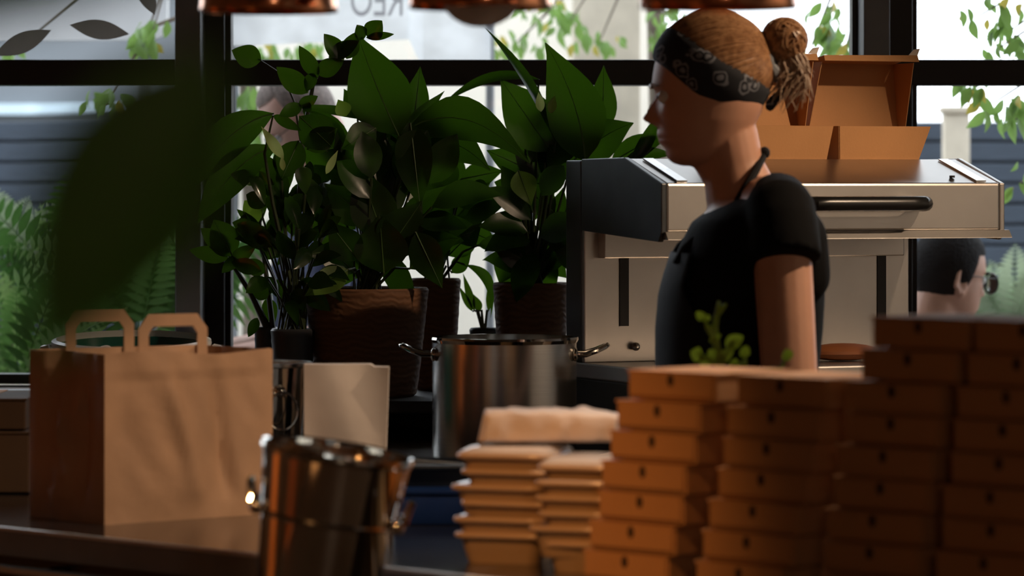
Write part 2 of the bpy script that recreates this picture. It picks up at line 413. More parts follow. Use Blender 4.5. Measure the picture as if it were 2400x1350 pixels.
for a, b, wd in (((120, 70), (-15, 130), 48), ((163, 58), (303, 80), 46), ((363, 35), (322, -60), 40)):
    m = MB(); dd = DW - .0
    pa, pb = P(*a, dd), P(*b, dd); ax = pb - pa; sd = ax.cross(Y).normalized(); n = 14
    pl = []
    for sgn in (1, -1):
        for i in range(n + 1):
            t = i / n if sgn > 0 else 1 - i / n
            if (sgn < 0 and i in (0, n)): continue
            pl.append(pa + ax * t + sd * sgn * wd / F * dd * math.sin(math.pi * t) * .5)
    m.poly([q for q in pl], [q + Y * .001 for q in pl]).build('leaf_film', M['decal'], w1, smooth=False)

# ------------------------------------------------------------------ outside
struct(MB().box((0, 18, -.06), (40, 19.5, .1)).build('ground_outside', M['ground'], smooth=False))
# boarded fence
DF = 12.6
fz = py2z(283, DF)
fence = thing('board_fence', 'dark blue grey fence of horizontal boards across the yard outside', 'fence', (0, DF, 0))
bme = MB().box((0, 0, 0), (15.0, .025, .060)).mesh('board', M['siding'], smooth=False, bevel=.004)
for i in range(int(fz / .068)):
    inst('board', bme, fence, (0, DF, fz - .034 - i * .068))
MB().box((0, DF + .035, fz / 2 - .01), (15.0, .02, fz - .03)).build('backing', M['darkblue'], fence, smooth=False)
for x in (-7, -4, -2, 0, 2, 4, 7): MB().box((x, DF + .06, fz / 2), (.07, .07, fz)).build('post', M['siding'], fence, smooth=False)
# grey building far left, cream wall in the middle
o = thing('grey_building', 'plain pale grey building wall far outside the left window', 'building', (-1.9, 17, 0))
MB().box((-2.6, 17, 1.7), (3.2, .5, 3.4)).build('wall', M['greywall'], o, smooth=False)
MB().box((-2.6, 16.7, py2z(256, 16.7)), (3.2, .1, .045)).build('ledge', M['paleblue'], o, smooth=False)
o = thing('garden_wall', 'cream rendered garden wall behind the plants outside the middle window', 'wall', (0, 12.0, 0))
MB().box(((px2x(560, 12) + px2x(1545, 12)) / 2, 12.0, 1.2), (px2x(1545, 12) - px2x(560, 12), .12, 2.4)).build('wall', M['cream'], o, smooth=False, bevel=.01)
MB().box(((px2x(560, 12) + px2x(1545, 12)) / 2, 12.0, 2.43), (px2x(1555, 12) - px2x(550, 12), .2, .06)).build('coping', M['concrete'], o, smooth=False, bevel=.01)
o = thing('stone_pillar', 'weathered beige pillar outside, behind the peace lilies', 'pillar', (px2x(1420, 11.4), 11.4, 0))
MB().box((px2x(1420, 11.4), 11.4, 1.25), (.20, .2, 2.5)).build('shaft', M['beige'], o, bevel=.01)
MB().box((px2x(1420, 11.4), 11.4, .06), (.28, .28, .12)).build('plinth', M['concrete'], o, bevel=.01)
o = thing('timber_post', 'beige timber post in front of the boarded fence outside the right window', 'post', (px2x(2240, 11.8), 11.8, 0))
MB().box((px2x(2240, 11.8), 11.8, py2z(262, 11.8) / 2), (.078, .078, py2z(262, 11.8))).build('shaft', M['beige'], o, bevel=.006)
MB().box((px2x(2240, 11.8), 11.8, py2z(258, 11.8)), (.095, .095, .02)).build('cap', M['beige'], o, bevel=.004)
# awning with mirrored print
aw = thing('printed_awning', 'white canvas awning with large grey letters seen from behind', 'awning', (px2x(800, 10.4), 10.4, 0))
m = MB()
DA = 10.4
def awn(u, v):
    px = 530 + u * 620; dpt = DA + .10 * math.sin(u * 3)
    y0 = -420; y1 = 108 - 22 * u + 62 * max(0, min(1, (u - .70) / .03)) * (1 if u > .69 else 0) - 0
    q = P(px, y0 + (y1 - y0) * v, DA); return Vector((q.x, q.y + (1 - v) * .5 + .02 * math.sin(u * 14), q.z))
m.grid(awn, 40, 8)
m.build('canvas', M['canvas'], aw, recalc=False)
for px in (536, 1148): MB().tube([(px2x(px, DA), DA + .1, 0), (px2x(px, DA), DA + .1, 2.4)], .012).build('pole', M['frame_grey'], aw)
cu = bpy.data.curves.new('print', 'FONT'); cu.body = 'REO'; cu.size = .125; cu.extrude = .001; cu.space_character = 1.0
to = bpy.data.objects.new('temp_text', cu); C.objects.link(to)
dg = bpy.context.evaluated_depsgraph_get(); tm = bpy.data.meshes.new_from_object(to.evaluated_get(dg)); bpy.data.objects.remove(to)
q = P(948, 36, DA - .03)
tm.transform(Matrix.Translation(q + Vector((0, .22, 0)) - origin(aw)) @ Matrix.Rotation(R(-14), 4, 'X') @ Matrix.Rotation(R(90), 4, 'X') @ Matrix.Diagonal((-.62, 1, 1, 1)))
tm.materials.clear(); tm.materials.append(M['letter'])
to = bpy.data.objects.new('lettering', tm); C.objects.link(to); to.parent = aw; to.location = (0, -.2, 0)
# white parasol / board with a rounded corner, left window
o = thing('white_sign_board', 'white board with rounded corner outside the upper left window', 'board', (px2x(200, 10.8), 10.8, 0))
pl = []
x0, x1, z0, z1 = px2x(-500, 10.8), px2x(392, 10.8), py2z(94, 10.8), py2z(-420, 10.8); rr = .05
pl = [Vector((x0, 10.8, z0))] + [Vector((x1 - rr + rr * math.sin(a), 10.8, z0 + rr - rr * math.cos(a))) for a in [i * math.pi / 16 for i in range(9)]] + [Vector((x1, 10.8, z1)), Vector((x0, 10.8, z1))]
MB().poly(pl, [p + Y * .05 for p in pl]).build('panel', M['white'], o, smooth=False)
for px in (-300, 340): MB().tube([(px2x(px, 10.86), 10.87, 0), (px2x(px, 10.86), 10.87, z1)], .02).build('leg', M['greywall'], o)

# leafy trees
def leaf_mesh(name, L, W, m, fold=.2, bend=.12):
    return MB().leaf((0, 0, 0), (0, 0, -L), W, Vector((0, -1, 0)), Vector((0, -bend * L, 0)), fold, .85, 6).mesh(name, m, recalc=False)
lm_g = leaf_mesh('leaf', .055, .026, M['outleaf']); lm_y = leaf_mesh('leaf', .05, .026, M['outleaf_y'])
lm_big = leaf_mesh('leaf', .075, .034, M['outleaf'])
def tree(label, trunk_px, d, clusters, seed, group='garden trees', zb=0, spread=.05):
    rnd = random.Random(seed)
    tx = px2x(trunk_px, d)
    t = thing('garden_tree', label, 'tree', (tx, d + .25, zb), group)
    MB().tube([(tx, d + .25, zb), (tx + .02, d + .25, 1.2), (tx - .02, d + .2, 2.4)], [.035, .03, .02]).build('trunk', M['bark'], t)
    for (px, py, n, rx, ry) in clusters:
        c = P(px, py, d)
        hub = Vector((tx, d + .22, min(2.3, c.z + .25)))
        mid = (hub + c) / 2 + Vector((0, 0, .08))
        MB().tube([hub, mid, c], [.008, .005, .002], 6).build('branch', M['bark'], t)
        for i in range(n):
            a = rnd.uniform(0, 6.28); q = rnd.random() ** .5
            p = c + Vector((math.cos(a) * q * rx / F * d, rnd.uniform(-.08, .08), -math.sin(a) * q * ry / F * d + .02))
            me = lm_y if rnd.random() < .12 else (lm_big if rnd.random() < .4 else lm_g)
            inst('leaf', me, t, p, (rnd.uniform(-.5, .5), rnd.uniform(-.9, .9), rnd.uniform(-1.2, 1.2)), rnd.uniform(.6, 1.05))
tree('young tree with drooping oval leaves outside the right window', 2990, 9.0,
     [(2370, 70, 22, 60, 60), (2290, 40, 7, 50, 30), (2345, 110, 8, 40, 50), (2330, 240, 16, 70, 50), (2380, 280, 12, 30, 50), (2260, 220, 5, 30, 20), (2390, 430, 7, 20, 40)], 3)
tree('small tree with leafy twigs outside beside the woman\'s hair bun', 2070, 9.6,
     [(1940, 50, 18, 50, 40), (1900, 110, 10, 40, 25), (1985, 110, 6, 25, 25)], 4)
tree('garden tree with sparse leafy twigs outside behind the left window post', 440, 9.7,
     [(250, 250, 16, 55, 25), (360, 70, 9, 45, 18), (335, 110, 7, 40, 18), (20, 130, 5, 30, 10)], 5)
tree('garden tree with pale loose leaves outside above the peace lilies', 1545, 10.9,
     [(1560, 70, 26, 50, 60), (1270, 40, 24, 60, 40), (1200, 110, 20, 80, 30), (1400, 110, 14, 70, 25), (1330, 60, 12, 50, 40)], 6)
tree('garden tree with grey trunk outside just right of the left window post', 565, 11.1,
     [(640, 130, 16, 50, 22), (720, 125, 12, 40, 18), (600, 230, 18, 45, 40), (590, 330, 12, 40, 50), (870, 220, 10, 50, 25), (620, 400, 14, 40, 50)], 8)

# ferns in a raised bed
for lab, xa, xb, ya, yb in (('long low concrete planter bed outside the left window', -3.2, -.85, 9.3, 10.1), ('low concrete planter outside, behind the seated man', 1.12, 3.2, 9.85, 10.4)):
    bed = thing('raised_planter', lab, 'planter', ((xa + xb) / 2, (ya + yb) / 2, 0))
    MB().box(((xa + xb) / 2, ya + .03, .30), (xb - xa, .06, .6)).build('side', M['concrete'], bed, bevel=.008)
    MB().box(((xa + xb) / 2, yb - .03, .30), (xb - xa, .06, .6)).build('side', M['concrete'], bed, bevel=.008)
    for xx in (xa + .03, xb - .03): MB().box((xx, (ya + yb) / 2, .30), (.06, yb - ya - .12, .6)).build('end', M['concrete'], bed, bevel=.008)
    MB().box(((xa + xb) / 2, (ya + yb) / 2, .27), (xb - xa - .12, yb - ya - .12, .5)).build('soil', M['soil'], bed)
def frond(m, base, tip, arc, wd, n=15):
    base, tip = Vector(base), Vector(tip); ax = tip - base
    pts = [base + ax * t + arc * 4 * t * (1 - t) for t in [i / 10 for i in range(11)]]
    m.tube(pts, [.003 * (1 - .8 * i / 10) for i in range(11)], 5)
    for i in range(2, n + 1):
        t = i / (n + 1); p = base + ax * t + arc * 4 * t * (1 - t)
        tg = (ax + arc * 4 * (1 - 2 * t)).normalized()
        sd = tg.cross(Vector((.15, -1, .3))).normalized(); ww = wd * math.sin(math.pi * min(1, (t * .92 + .08)) ** .8)
        for sg in (-1, 1):
            m.leaf(p, p + sd * sg * ww + tg * ww * .45 - Z * ww * .15, ww * .30, tg.cross(sd), Vector((0, 0, ww * .08)), .1, .7, 4)
def fern(name, label, px, py, d, n, L, seed, mt, cat='fern'):
    rnd = random.Random(seed); b = P(px, py, d)
    t = thing(name, label, cat, (b.x, b.y, .52), 'ferns outside')
    MB().tube([(b.x, b.y, .52), b], [.03, .015]).build('crown', M['bark'], t)
    for i in range(n):
        a = -math.pi / 2 + (i - (n - 1) / 2) * (2.7 / n) + rnd.uniform(-.1, .1)
        dirv = Vector((math.sin(a + math.pi / 2), rnd.uniform(-.35, .25), abs(math.cos(a + math.pi / 2)) * .8 + .1))
        l = L * rnd.uniform(.75, 1.1); m = MB()
        frond(m, b, b + dirv * l, Vector((0, 0, .10 * l)), l * .22)
        m.build('frond', rnd.choice([M['fern'], M['fern_l'], M['fern_l'], M['fern_d']]) if mt is M['fern'] else mt, t, recalc=False)
fern('fern', 'large green fern outside the left window beside the window post', 330, 800, 9.5, 10, .42, 1, M['fern'])
fern('fern', 'green fern outside at the lower left corner of the window', 40, 930, 9.5, 9, .36, 2, M['fern'])
fern('fern', 'tall green fern outside behind the paper bag handles', 190, 760, 9.75, 9, .40, 3, M['fern'])
fern('fern', 'green fern outside in the left window, highest of the group', 380, 660, 9.85, 8, .34, 9, M['fern'])
fern('fern', 'green fern outside between the window post and the bag handles', 300, 700, 9.6, 9, .34, 12, M['fern'])
fern('pale_grass', 'pale yellow plumed plant outside at the left edge of the window', 20, 620, 9.9, 7, .25, 4, M['palefern'], 'plant')
fern('pale_fern', 'pale green feathery plant outside beside the seated man\'s glasses', 2375, 780, 10.1, 9, .28, 5, M['palefern'])
fern('pale_fern', 'low pale plant outside right in front of the seated man', 2300, 790, 10.15, 7, .20, 6, M['palefern'])

# ------------------------------------------------------------------ people
def head_shape(m, T, k=.000667, female=True):
    rows = [(44, 1650, 1712, .022), (50, 1625, 1735, .038), (62, 1598, 1755, .053), (90, 1562, 1778, .068), (120, 1545, 1789, .074), (150, 1534, 1795, .077), (180, 1529, 1797, .078), (200, 1527, 1797, .077),
            (208, 1531, 1797, .0765), (216, 1537, 1796, .076), (228, 1539, 1794, .0745), (240, 1540, 1791, .073), (253, 1539, 1788, .072), (266, 1539, 1783, .0705), (276, 1539, 1778, .0695), (284, 1539, 1774, .0685), (291, 1540, 1770, .067), (298, 1542, 1765, .0655), (306, 1543, 1759, .0640), (312, 1542, 1754, .0625),
            (319, 1543, 1748, .061), (325, 1547, 1742, .0595), (331, 1545, 1736, .058), (338, 1549, 1728, .056), (346, 1557, 1719, .0535), (355, 1560, 1707, .0505), (364, 1561, 1693, .047), (374, 1566, 1675, .041), (383, 1578, 1655, .032), (389, 1600, 1635, .016)]
    nose = {216: 2, 228: 7, 240: 13, 253: 20, 266: 28, 276: 34, 284: 32, 291: 14, 298: 1}
    lip = {306: 1, 312: 3, 319: 5, 325: 0, 331: 5, 338: 1}
    n = 44; o = len(m.v)
    for (py, f, b, hw) in rows:
        cx = (f + b) / 2; a = (b - f) / 2 * k
        for j in range(n):
            th = 2 * math.pi * j / n; cs, sn = math.cos(th), math.sin(th)
            ex = .86 if py > 200 else 1.0
            x = (cx - 1668) * k - a * math.copysign(abs(cs) ** ex, cs); y = hw * sn
            fr = max(0, cs)
            if py > 205 and cs > 0: y *= 1 - .06 * fr
            if py in nose and cs > 0: x -= nose[py] * k * math.exp(-(y / (.0055 + .006 * (py - 216) / 80)) ** 2)
            if py in lip and cs > 0: x -= lip[py] * k * math.exp(-(y / .018) ** 2)
            if 208 <= py <= 245 and cs > 0: x += .006 * math.exp(-((abs(y) - .032) / .014) ** 2) * math.exp(-((py - 227) / 14) ** 2)
            if 240 <= py <= 275 and cs > 0: x -= .004 * math.exp(-((abs(y) - .042) / .016) ** 2)
            m.v.append(T @ Vector((x, y, -(py - 200) * k)))
    for i in range(len(rows) - 1):
        for j in range(n):
            m.f.append((o + i * n + j, o + i * n + (j + 1) % n, o + (i + 1) * n + (j + 1) % n, o + (i + 1) * n + j))
    m.f.append(tuple(o + j for j in range(n))); e = o + (len(rows) - 1) * n; m.f.append(tuple(e + n - 1 - j for j in range(n)))
def HL(px, py, y, k=.000667): return Vector(((px - 1668) * k, y, -(py - 200) * k))
def loft(m, rows, T, n=36, ex=.9):
    o = len(m.v)
    for (z, xf, xb, hw) in rows:
        for j in range(n):
            th = 2 * math.pi * j / n; cs, sn = math.cos(th), math.sin(th)
            m.v.append(T @ Vector(((xf + xb) / 2 - (xb - xf) / 2 * math.copysign(abs(cs) ** ex, cs), hw * math.copysign(abs(sn) ** ex, sn), z)))
    for i in range(len(rows) - 1):
        for j in range(n): m.f.append((o + i * n + j, o + i * n + (j + 1) % n, o + (i + 1) * n + (j + 1) % n, o + (i + 1) * n + j))
    m.f.append(tuple(o + j for j in range(n))); e = o + (len(rows) - 1) * n; m.f.append(tuple(e + n - 1 - j for j in range(n)))
def hand(m, T, wr, dirv, nrm, sc_=1.0):
    """palm and five fingers from the wrist along dirv; nrm is the palm's normal"""
    wr, dirv, nrm = Vector(wr), Vector(dirv).normalized(), Vector(nrm).normalized(); sd = dirv.cross(nrm).normalized()
    kn = wr + dirv * .085 * sc_
    for q in (-.024, 0, .024): m.cap(T @ (wr + sd * q * .5), T @ (kn + sd * q), .015, .013, 10)
    for q, l in ((-.033, .058), (-.011, .07), (.011, .074), (.033, .066)):
        b = kn + sd * q * 1.05; e = b + (dirv * .75 - nrm * .3 + sd * q * 3).normalized() * l * .55; f = e + (dirv * .5 - nrm * .8).normalized() * l * .5
        m.cap(T @ b, T @ e, .0088, .0082, 8); m.cap(T @ e, T @ f, .0082, .007, 8)
    b = wr + dirv * .025 + sd * .025; e = b + (dirv * .6 + sd * .8).normalized() * .04; f = e + (dirv * .9 - nrm * .3).normalized() * .032
    m.cap(T @ b, T @ e, .012, .0095, 8); m.cap(T @ e, T @ f, .0095, .008, 8)
def eyes(T, par, k=1.0):
    for s in (-1, 1):
        c = HL(1556, 228, .031 * s)
        e = MB().ell(T @ c, (.0115,) * 3, 14).build('eye', M['eye'], par)
        MB().ell(T @ (c + Vector((-.0085, 0, 0))), (.0048,) * 3, 10).build('iris', M['iris'], e)
def brows(T, par, m_):
    for s in (-1, 1):
        MB().tube([T @ HL(1528, 205, .014 * s), T @ HL(1527, 200, .03 * s), T @ HL(1541, 203, .05 * s)], [.003, .0035, .0015], 6).build('eyebrow', m_, par)
def ears(T, par_mb):
    for s in (-1, 1):
        c = HL(1682, 238, .073 * s); n = 12
        rim = [c + Vector((.017 * math.cos(a), s * (.006 + .006 * max(0, math.cos(a))), .031 * math.sin(a) - .004 * math.cos(a))) for a in [i * 2 * math.pi / n for i in range(n + 1)]]
        for a, b in zip(rim[:-1], rim[1:]): par_mb.cap(T @ a, T @ b, .0048, .0048, 6)
        par_mb.ell(T @ c, (.015, .005, .027), 10)
        par_mb.ell(T @ (c + Vector((-.006, .006 * s, -.03))), (.008, .005, .009), 8)
def legs(m, T, zh, x0=0.0, hw=.085):
    for s in (-1, 1):
        m.cap(T @ Vector((x0, hw * s, zh)), T @ Vector((x0 - .01, hw * s, zh * .53)), .083, .055); m.cap(T @ Vector((x0 - .01, hw * s, zh * .53)), T @ Vector((x0 + .01, hw * s, .09)), .055, .036)
        m.cap(T @ Vector((x0 + .02, hw * s, .05)), T @ Vector((x0 - .13, (hw + .015) * s, .035)), .038, .03)
def glasses(T, par, k=1.0):
    g = MB()
    for s in (-1, 1):
        c = HL(1521, 232, .032 * s); pts = [c + Vector((-.006 + .004 * abs(math.sin(a)), .028 * math.cos(a), -.004 + .025 * math.copysign(abs(math.sin(a)) ** .7, math.sin(a)))) for a in [i * 2 * math.pi / 16 for i in range(17)]]
        g.tube([T @ p for p in pts], .0026, 6)
        g.tube([T @ HL(1514, 220, .057 * s), T @ HL(1600, 217, .072 * s), T @ HL(1690, 215, .079 * s), T @ HL(1705, 232, .077 * s)], .0013, 6)
    g.tube([T @ HL(1519, 225, -.009), T @ HL(1515, 222, 0), T @ HL(1519, 225, .009)], .0016, 6)
    o = g.build('glasses', M['rubber'], par)
    for s in (-1, 1):
        c = HL(1521, 232, .032 * s)
        MB().ell(T @ (c + Vector((-.006, 0, -.004))), (.0008, .027, .023), 14, rot=T.to_3x3()).build('lens', M['lens'], o)
    return o

# ---- the cook (facing left), depth 6.05
DWM = 6.02
k = DWM / F
wx = px2x(1668, DWM)
wz = py2z(200, DWM)
TW = Matrix.Translation((wx, DWM, wz))
cook = thing('person', 'woman in black T-shirt and apron with patterned headband, standing in profile behind the boxes', 'person', (px2x(1740, DWM), DWM, 0))
def B(px, py, y=0.0): return Vector((px2x(px, DWM), DWM + y, py2z(py, DWM)))
ID = Matrix.Identity(4)
m = MB(); head_shape(m, TW, k)
# neck
m.cap(B(1702, 320), B(1722, 410), .050, .048, 20); m.cap(B(1722, 405), B(1748, 490), .050, .062, 20)
m.cap(B(1640, 345), B(1690, 400), .025, .035, 14)
def rowsB(lst): return [(py2z(py, DWM), px2x(f, DWM), px2x(b, DWM), hw) for py, f, b, hw in lst]
TT = Matrix.Translation((0, DWM, 0))
loft(m, rowsB([(450, 1720, 1830, .05), (480, 1668, 1872, .12), (520, 1632, 1893, .16), (580, 1605, 1908, .165), (660, 1575, 1912, .15), (740, 1570, 1905, .14), (860, 1575, 1895, .13), (980, 1580, 1890, .13), (1080, 1570, 1915, .16), (1180, 1570, 1925, .17), (1250, 1590, 1915, .16)]), TT)
for s in (-1, 1):
    sh = B(1812, 502, .150 * s); el = B(1830 if s < 0 else 1815, 890, .200 * s); wr = B(1560 if s < 0 else 1500, 1085, .13 * s)
    m.cap(B(1790, 478, .06 * s), sh, .045, .052); m.cap(sh, el, .0465, .0430, 18); m.cap(el, wr, .041, .026, 16)
    hand(m, ID, wr, Vector((-1, -.1 * s, -.15)), Vector((0, 0, 1)))
legs(m, Matrix.Translation((px2x(1745, DWM), DWM, 0)), py2z(1200, DWM))
remesh(m, 'body', M['skin'], .0038, cook, 3)
eyes(TW, cook); brows(TW, cook, M['hair'])
# T-shirt
m = MB()
loft(m, rowsB([(432, 1790, 1856, .075), (455, 1735, 1878, .115), (485, 1672, 1893, .168), (520, 1622, 1908, .180), (570, 1596, 1921, .182), (620, 1572, 1929, .176), (690, 1553, 1932, .166), (770, 1548, 1928, .158), (860, 1548, 1918, .150), (980, 1556, 1912, .150), (1080, 1552, 1930, .172), (1150, 1552, 1940, .182)]), TT, ex=.86)
for s in (-1, 1):
    m.cap(B(1815, 478, .09 * s), B(1814, 500, .145 * s), .050, .056, 18)
    m.tube([B(1812, 488, .140 * s), B(1813, 530, .166 * s), B(1816, 570, .180 * s), B(1817, 602, .188 * s)], [.055, .057, .058, .059], 20)
    m.cap(B(1845, 560, .12 * s), B(1860, 640, .11 * s), .055, .05, 14)
remesh(m, 't_shirt', M['shirt'], .006, cook, 6)
# trousers and shoes
m = MB(); Tl = Matrix.Translation((px2x(1745, DWM), DWM, 0)); zh = py2z(1200, DWM)
loft(m, rowsB([(1120, 1556, 1925, .170), (1180, 1552, 1938, .182), (1260, 1580, 1925, .17)]), TT)
for s in (-1, 1):
    m.cap(Tl @ Vector((0, .085 * s, zh)), Tl @ Vector((-.01, .085 * s, zh * .53)), .092, .066); m.cap(Tl @ Vector((-.01, .085 * s, zh * .53)), Tl @ Vector((.01, .085 * s, .13)), .066, .055)
remesh(m, 'trousers', M['denim'], .010, cook, 4)
for s in (-1, 1):
    m = MB(); m.cap(Tl @ Vector((.03, .085 * s, .05)), Tl @ Vector((-.14, .1 * s, .042)), .05, .042)
    remesh(m, 'shoe', M['shoe'], .008, cook, 3)
# apron: bib and skirt round the front, strap, knot
def ap(u, v):
    py = 590 + u * 640
    tab = [(590, 1580, 1929, .176), (650, 1560, 1929, .176), (690, 1550, 1932, .168), (770, 1543, 1928, .160), (860, 1543, 1918, .153), (980, 1548, 1912, .153), (1080, 1545, 1930, .176), (1230, 1540, 1944, .188)]
    for i in range(len(tab) - 1):
        if tab[i][0] <= py <= tab[i + 1][0] + .01: break
    a, b = tab[i], tab[i + 1]; t = (py - a[0]) / (b[0] - a[0]); f, bk, hw = [a[j] + (b[j] - a[j]) * t for j in (1, 2, 3)]
    th = (v - .5) * 2 * (R(42) + R(38) * min(1, max(0, (u - .12) / .25))); cs, sn = math.cos(th), math.sin(th)
    return Vector((px2x((f + bk) / 2, DWM) - (px2x(bk, DWM) - px2x(f, DWM)) / 2 * abs(cs) ** .86 - .005, DWM + (hw + .006) * math.copysign(abs(sn) ** .86, sn), py2z(py, DWM)))
m = MB(); m.grid(ap, 26, 22)
apron = m.build('apron', M['apron'], cook)
sd_ = apron.modifiers.new('thick', 'SOLIDIFY'); sd_.thickness = .003
for s in (-1, 1):
    MB().tube([B(1788, 366, .004 * s), B(1768, 398, -.049 * -s), B(1742, 440, .066 * s), B(1718, 480, .072 * s), B(1668, 515, .085 * s), B(1598, 580, .085 * s), B(1578, 615, .09 * s)], [.0065, .0065, .007, .007, .006, .006, .006], 8, flat=1.0).build('apron_strap', M['apron'], cook)
MB().ell(B(1792, 358), (.009, .011, .010), 10).build('strap_knot', M['apron'], cook)
# hair
HC = B(1672, 160); ha, hw_, hz = 141 * k, .085, 136 * k
e1 = Vector((-math.cos(R(31)), 0, math.sin(R(31)))); N = Vector((math.sin(R(31)), 0, math.cos(R(31))))   # band plane: e1 forward/up, N up/back
def on_head(dv, s=1.0):
    q = 1 / math.sqrt((dv.x / ha) ** 2 + (dv.y / hw_) ** 2 + (dv.z / hz) ** 2); return HC + dv * q * s
def cap_pt(u, v, s, lo=-.12):
    th = 2 * math.pi * v; ta = lo + (math.pi / 2 - lo) * u
    dv = e1 * math.cos(th) * math.cos(ta) + Y * math.sin(th) * math.cos(ta) + N * math.sin(ta)
    p = on_head(dv, s * (1 + .012 * noise.noise(dv * 3) + .004 * noise.noise(Vector((th * 9, u * 1.5, 2)))))
    return p
m = MB(); m.grid(lambda u, v: cap_pt(u, v, 1.0), 28, 110, True)
hairo = m.build('hair', M['hair'], cook)
# strands swept back from the band to the bun
bd = (B(1800, 120) - HC).normalized(); m = MB(); rs = random.Random(31)
for i in range(620):
    tv = rs.uniform(0, 2 * math.pi); ta = .08 + rs.random() ** 1.3 * 1.1
    d0 = e1 * math.cos(tv) * math.cos(ta) + Y * math.sin(tv) * math.cos(ta) + N * math.sin(ta)
    if d0.angle(bd) < .12: continue
    pts = []
    for j in range(9):
        t = j / 8; dv = d0.slerp(bd, t * (.97 - .1 * rs.random())) if False else (d0 * (1 - t) + bd * t)
        dv = dv.normalized() if dv.length > 1e-3 else bd
        pts.append(on_head(dv, 1.004 + .006 * rs.random() * (0 < j < 8)))
    m.tube(pts, [.0010] + [.0017] * 7 + [.0010], 4)
m.build('hair_strands', M['hair'], hairo)
# band
def band(u, v):
    th = 2 * math.pi * v; c_ = math.cos(th)
    lo_ = -.64 + (.23 if c_ > 0 else .16) * abs(c_) ** 1.2; up_ = .15 + (.09 * c_ if c_ > 0 else .05 * -c_)
    ta = lo_ * (1 - u) + up_ * u
    dv = e1 * math.cos(th) * math.cos(ta) + Y * math.sin(th) * math.cos(ta) + N * math.sin(ta)
    bul = 1.035 + .015 * math.sin(math.pi * u) + .010 * noise.noise(Vector((math.cos(th) * 4, math.sin(th) * 4, u * 5)))
    return on_head(dv, bul if u not in (0, 1) else 1.0)
m = MB(); m.grid(band, 10, 64, True); bandm = m.build('headband', M['paisley'], cook)
m = MB(); m.leaf(B(1796, 252), B(1842, 206), 22 * k, CAMV, p=.7, q=.5).leaf(B(1796, 256), B(1822, 236), 20 * k, CAMV, p=.7, q=.5)
kt = m.build('tie_end', M['paisley'], bandm, recalc=False); kt.modifiers.new('thick', 'SOLIDIFY').thickness = .003
# bun of coiled strands, scrunchie, wisps
m = MB(); bc = B(1838, 95)
for i, (ax, rr_, rt, off) in enumerate((((.2, -1, .2), .020, .016, 0), ((.9, -.5, .3), .018, .015, .004), ((-.3, -.6, 1), .017, .015, -.003), ((.5, .2, -.8), .016, .016, .002))):
    a = Vector(ax).normalized(); b1 = a.orthogonal().normalized(); b2 = a.cross(b1)
    m.tube([bc + a * off + (b1 * math.cos(t) + b2 * math.sin(t) * 1.15) * rr_ for t in [j * 2 * math.pi / 20 for j in range(21)]], rt, 12)
m.ell(bc, (.028, .026, .032), 16)
bun = remesh(m, 'hair_bun', M['hair'], .0028, cook, 3)
m = MB(); rs = random.Random(77)
for i in range(130):
    a = Vector((rs.gauss(0, .5) + .3, rs.gauss(-.8, .5), rs.gauss(0, .6))).normalized(); b1 = a.orthogonal().normalized(); b2 = a.cross(b1); t0 = rs.uniform(0, 6.28); cc_ = bc + a * rs.uniform(-.012, .024); rb_ = .0345 * math.sqrt(max(.2, 1 - ((cc_ - bc).length / .036) ** 2)) * rs.uniform(.97, 1.06)
    m.tube([cc_ + (b1 * math.cos(t0 + t) + b2 * math.sin(t0 + t)) * rb_ for t in [j * 3.6 / 12 for j in range(13)]], [.0006] + [.0018] * 11 + [.0006], 4)
m.build('bun_strands', M['hair'], bun)
m = MB(); c0 = B(1790, 128); a = Vector((.8, 0, .45)).normalized(); b1 = Y; b2 = a.cross(b1)
m.tube([c0 + (b1 * math.cos(t) + b2 * math.sin(t) * 1.5) * .027 for t in [j * 2 * math.pi / 24 for j in range(25)]], [.0085 + .002 * math.sin(j * 2.6) for j in range(25)], 8)
m.cap(B(1770, 140), B(1805, 118), .026, .024, 12)
m.build('hair_tie', M['frame_grey'], cook)
rnd = random.Random(5)
m = MB()
for i in range(150):
    x0 = rnd.uniform(1820, 1880); y0 = rnd.uniform(105, 150); yy = rnd.uniform(-.022, .022)
    ex_ = x0 + rnd.uniform(-35, 38); ey = y0 + rnd.uniform(45, 118)
    if ex_ > 1912: ex_ = 1905
    m.tube([B(x0, y0, yy), B(x0 + rnd.uniform(4, 22), (y0 + ey) / 2, yy), B(ex_, ey, yy * 1.3)], [.0016, .0018, .0005], 5)
m.build('loose_hair', M['hair_l'], cook)
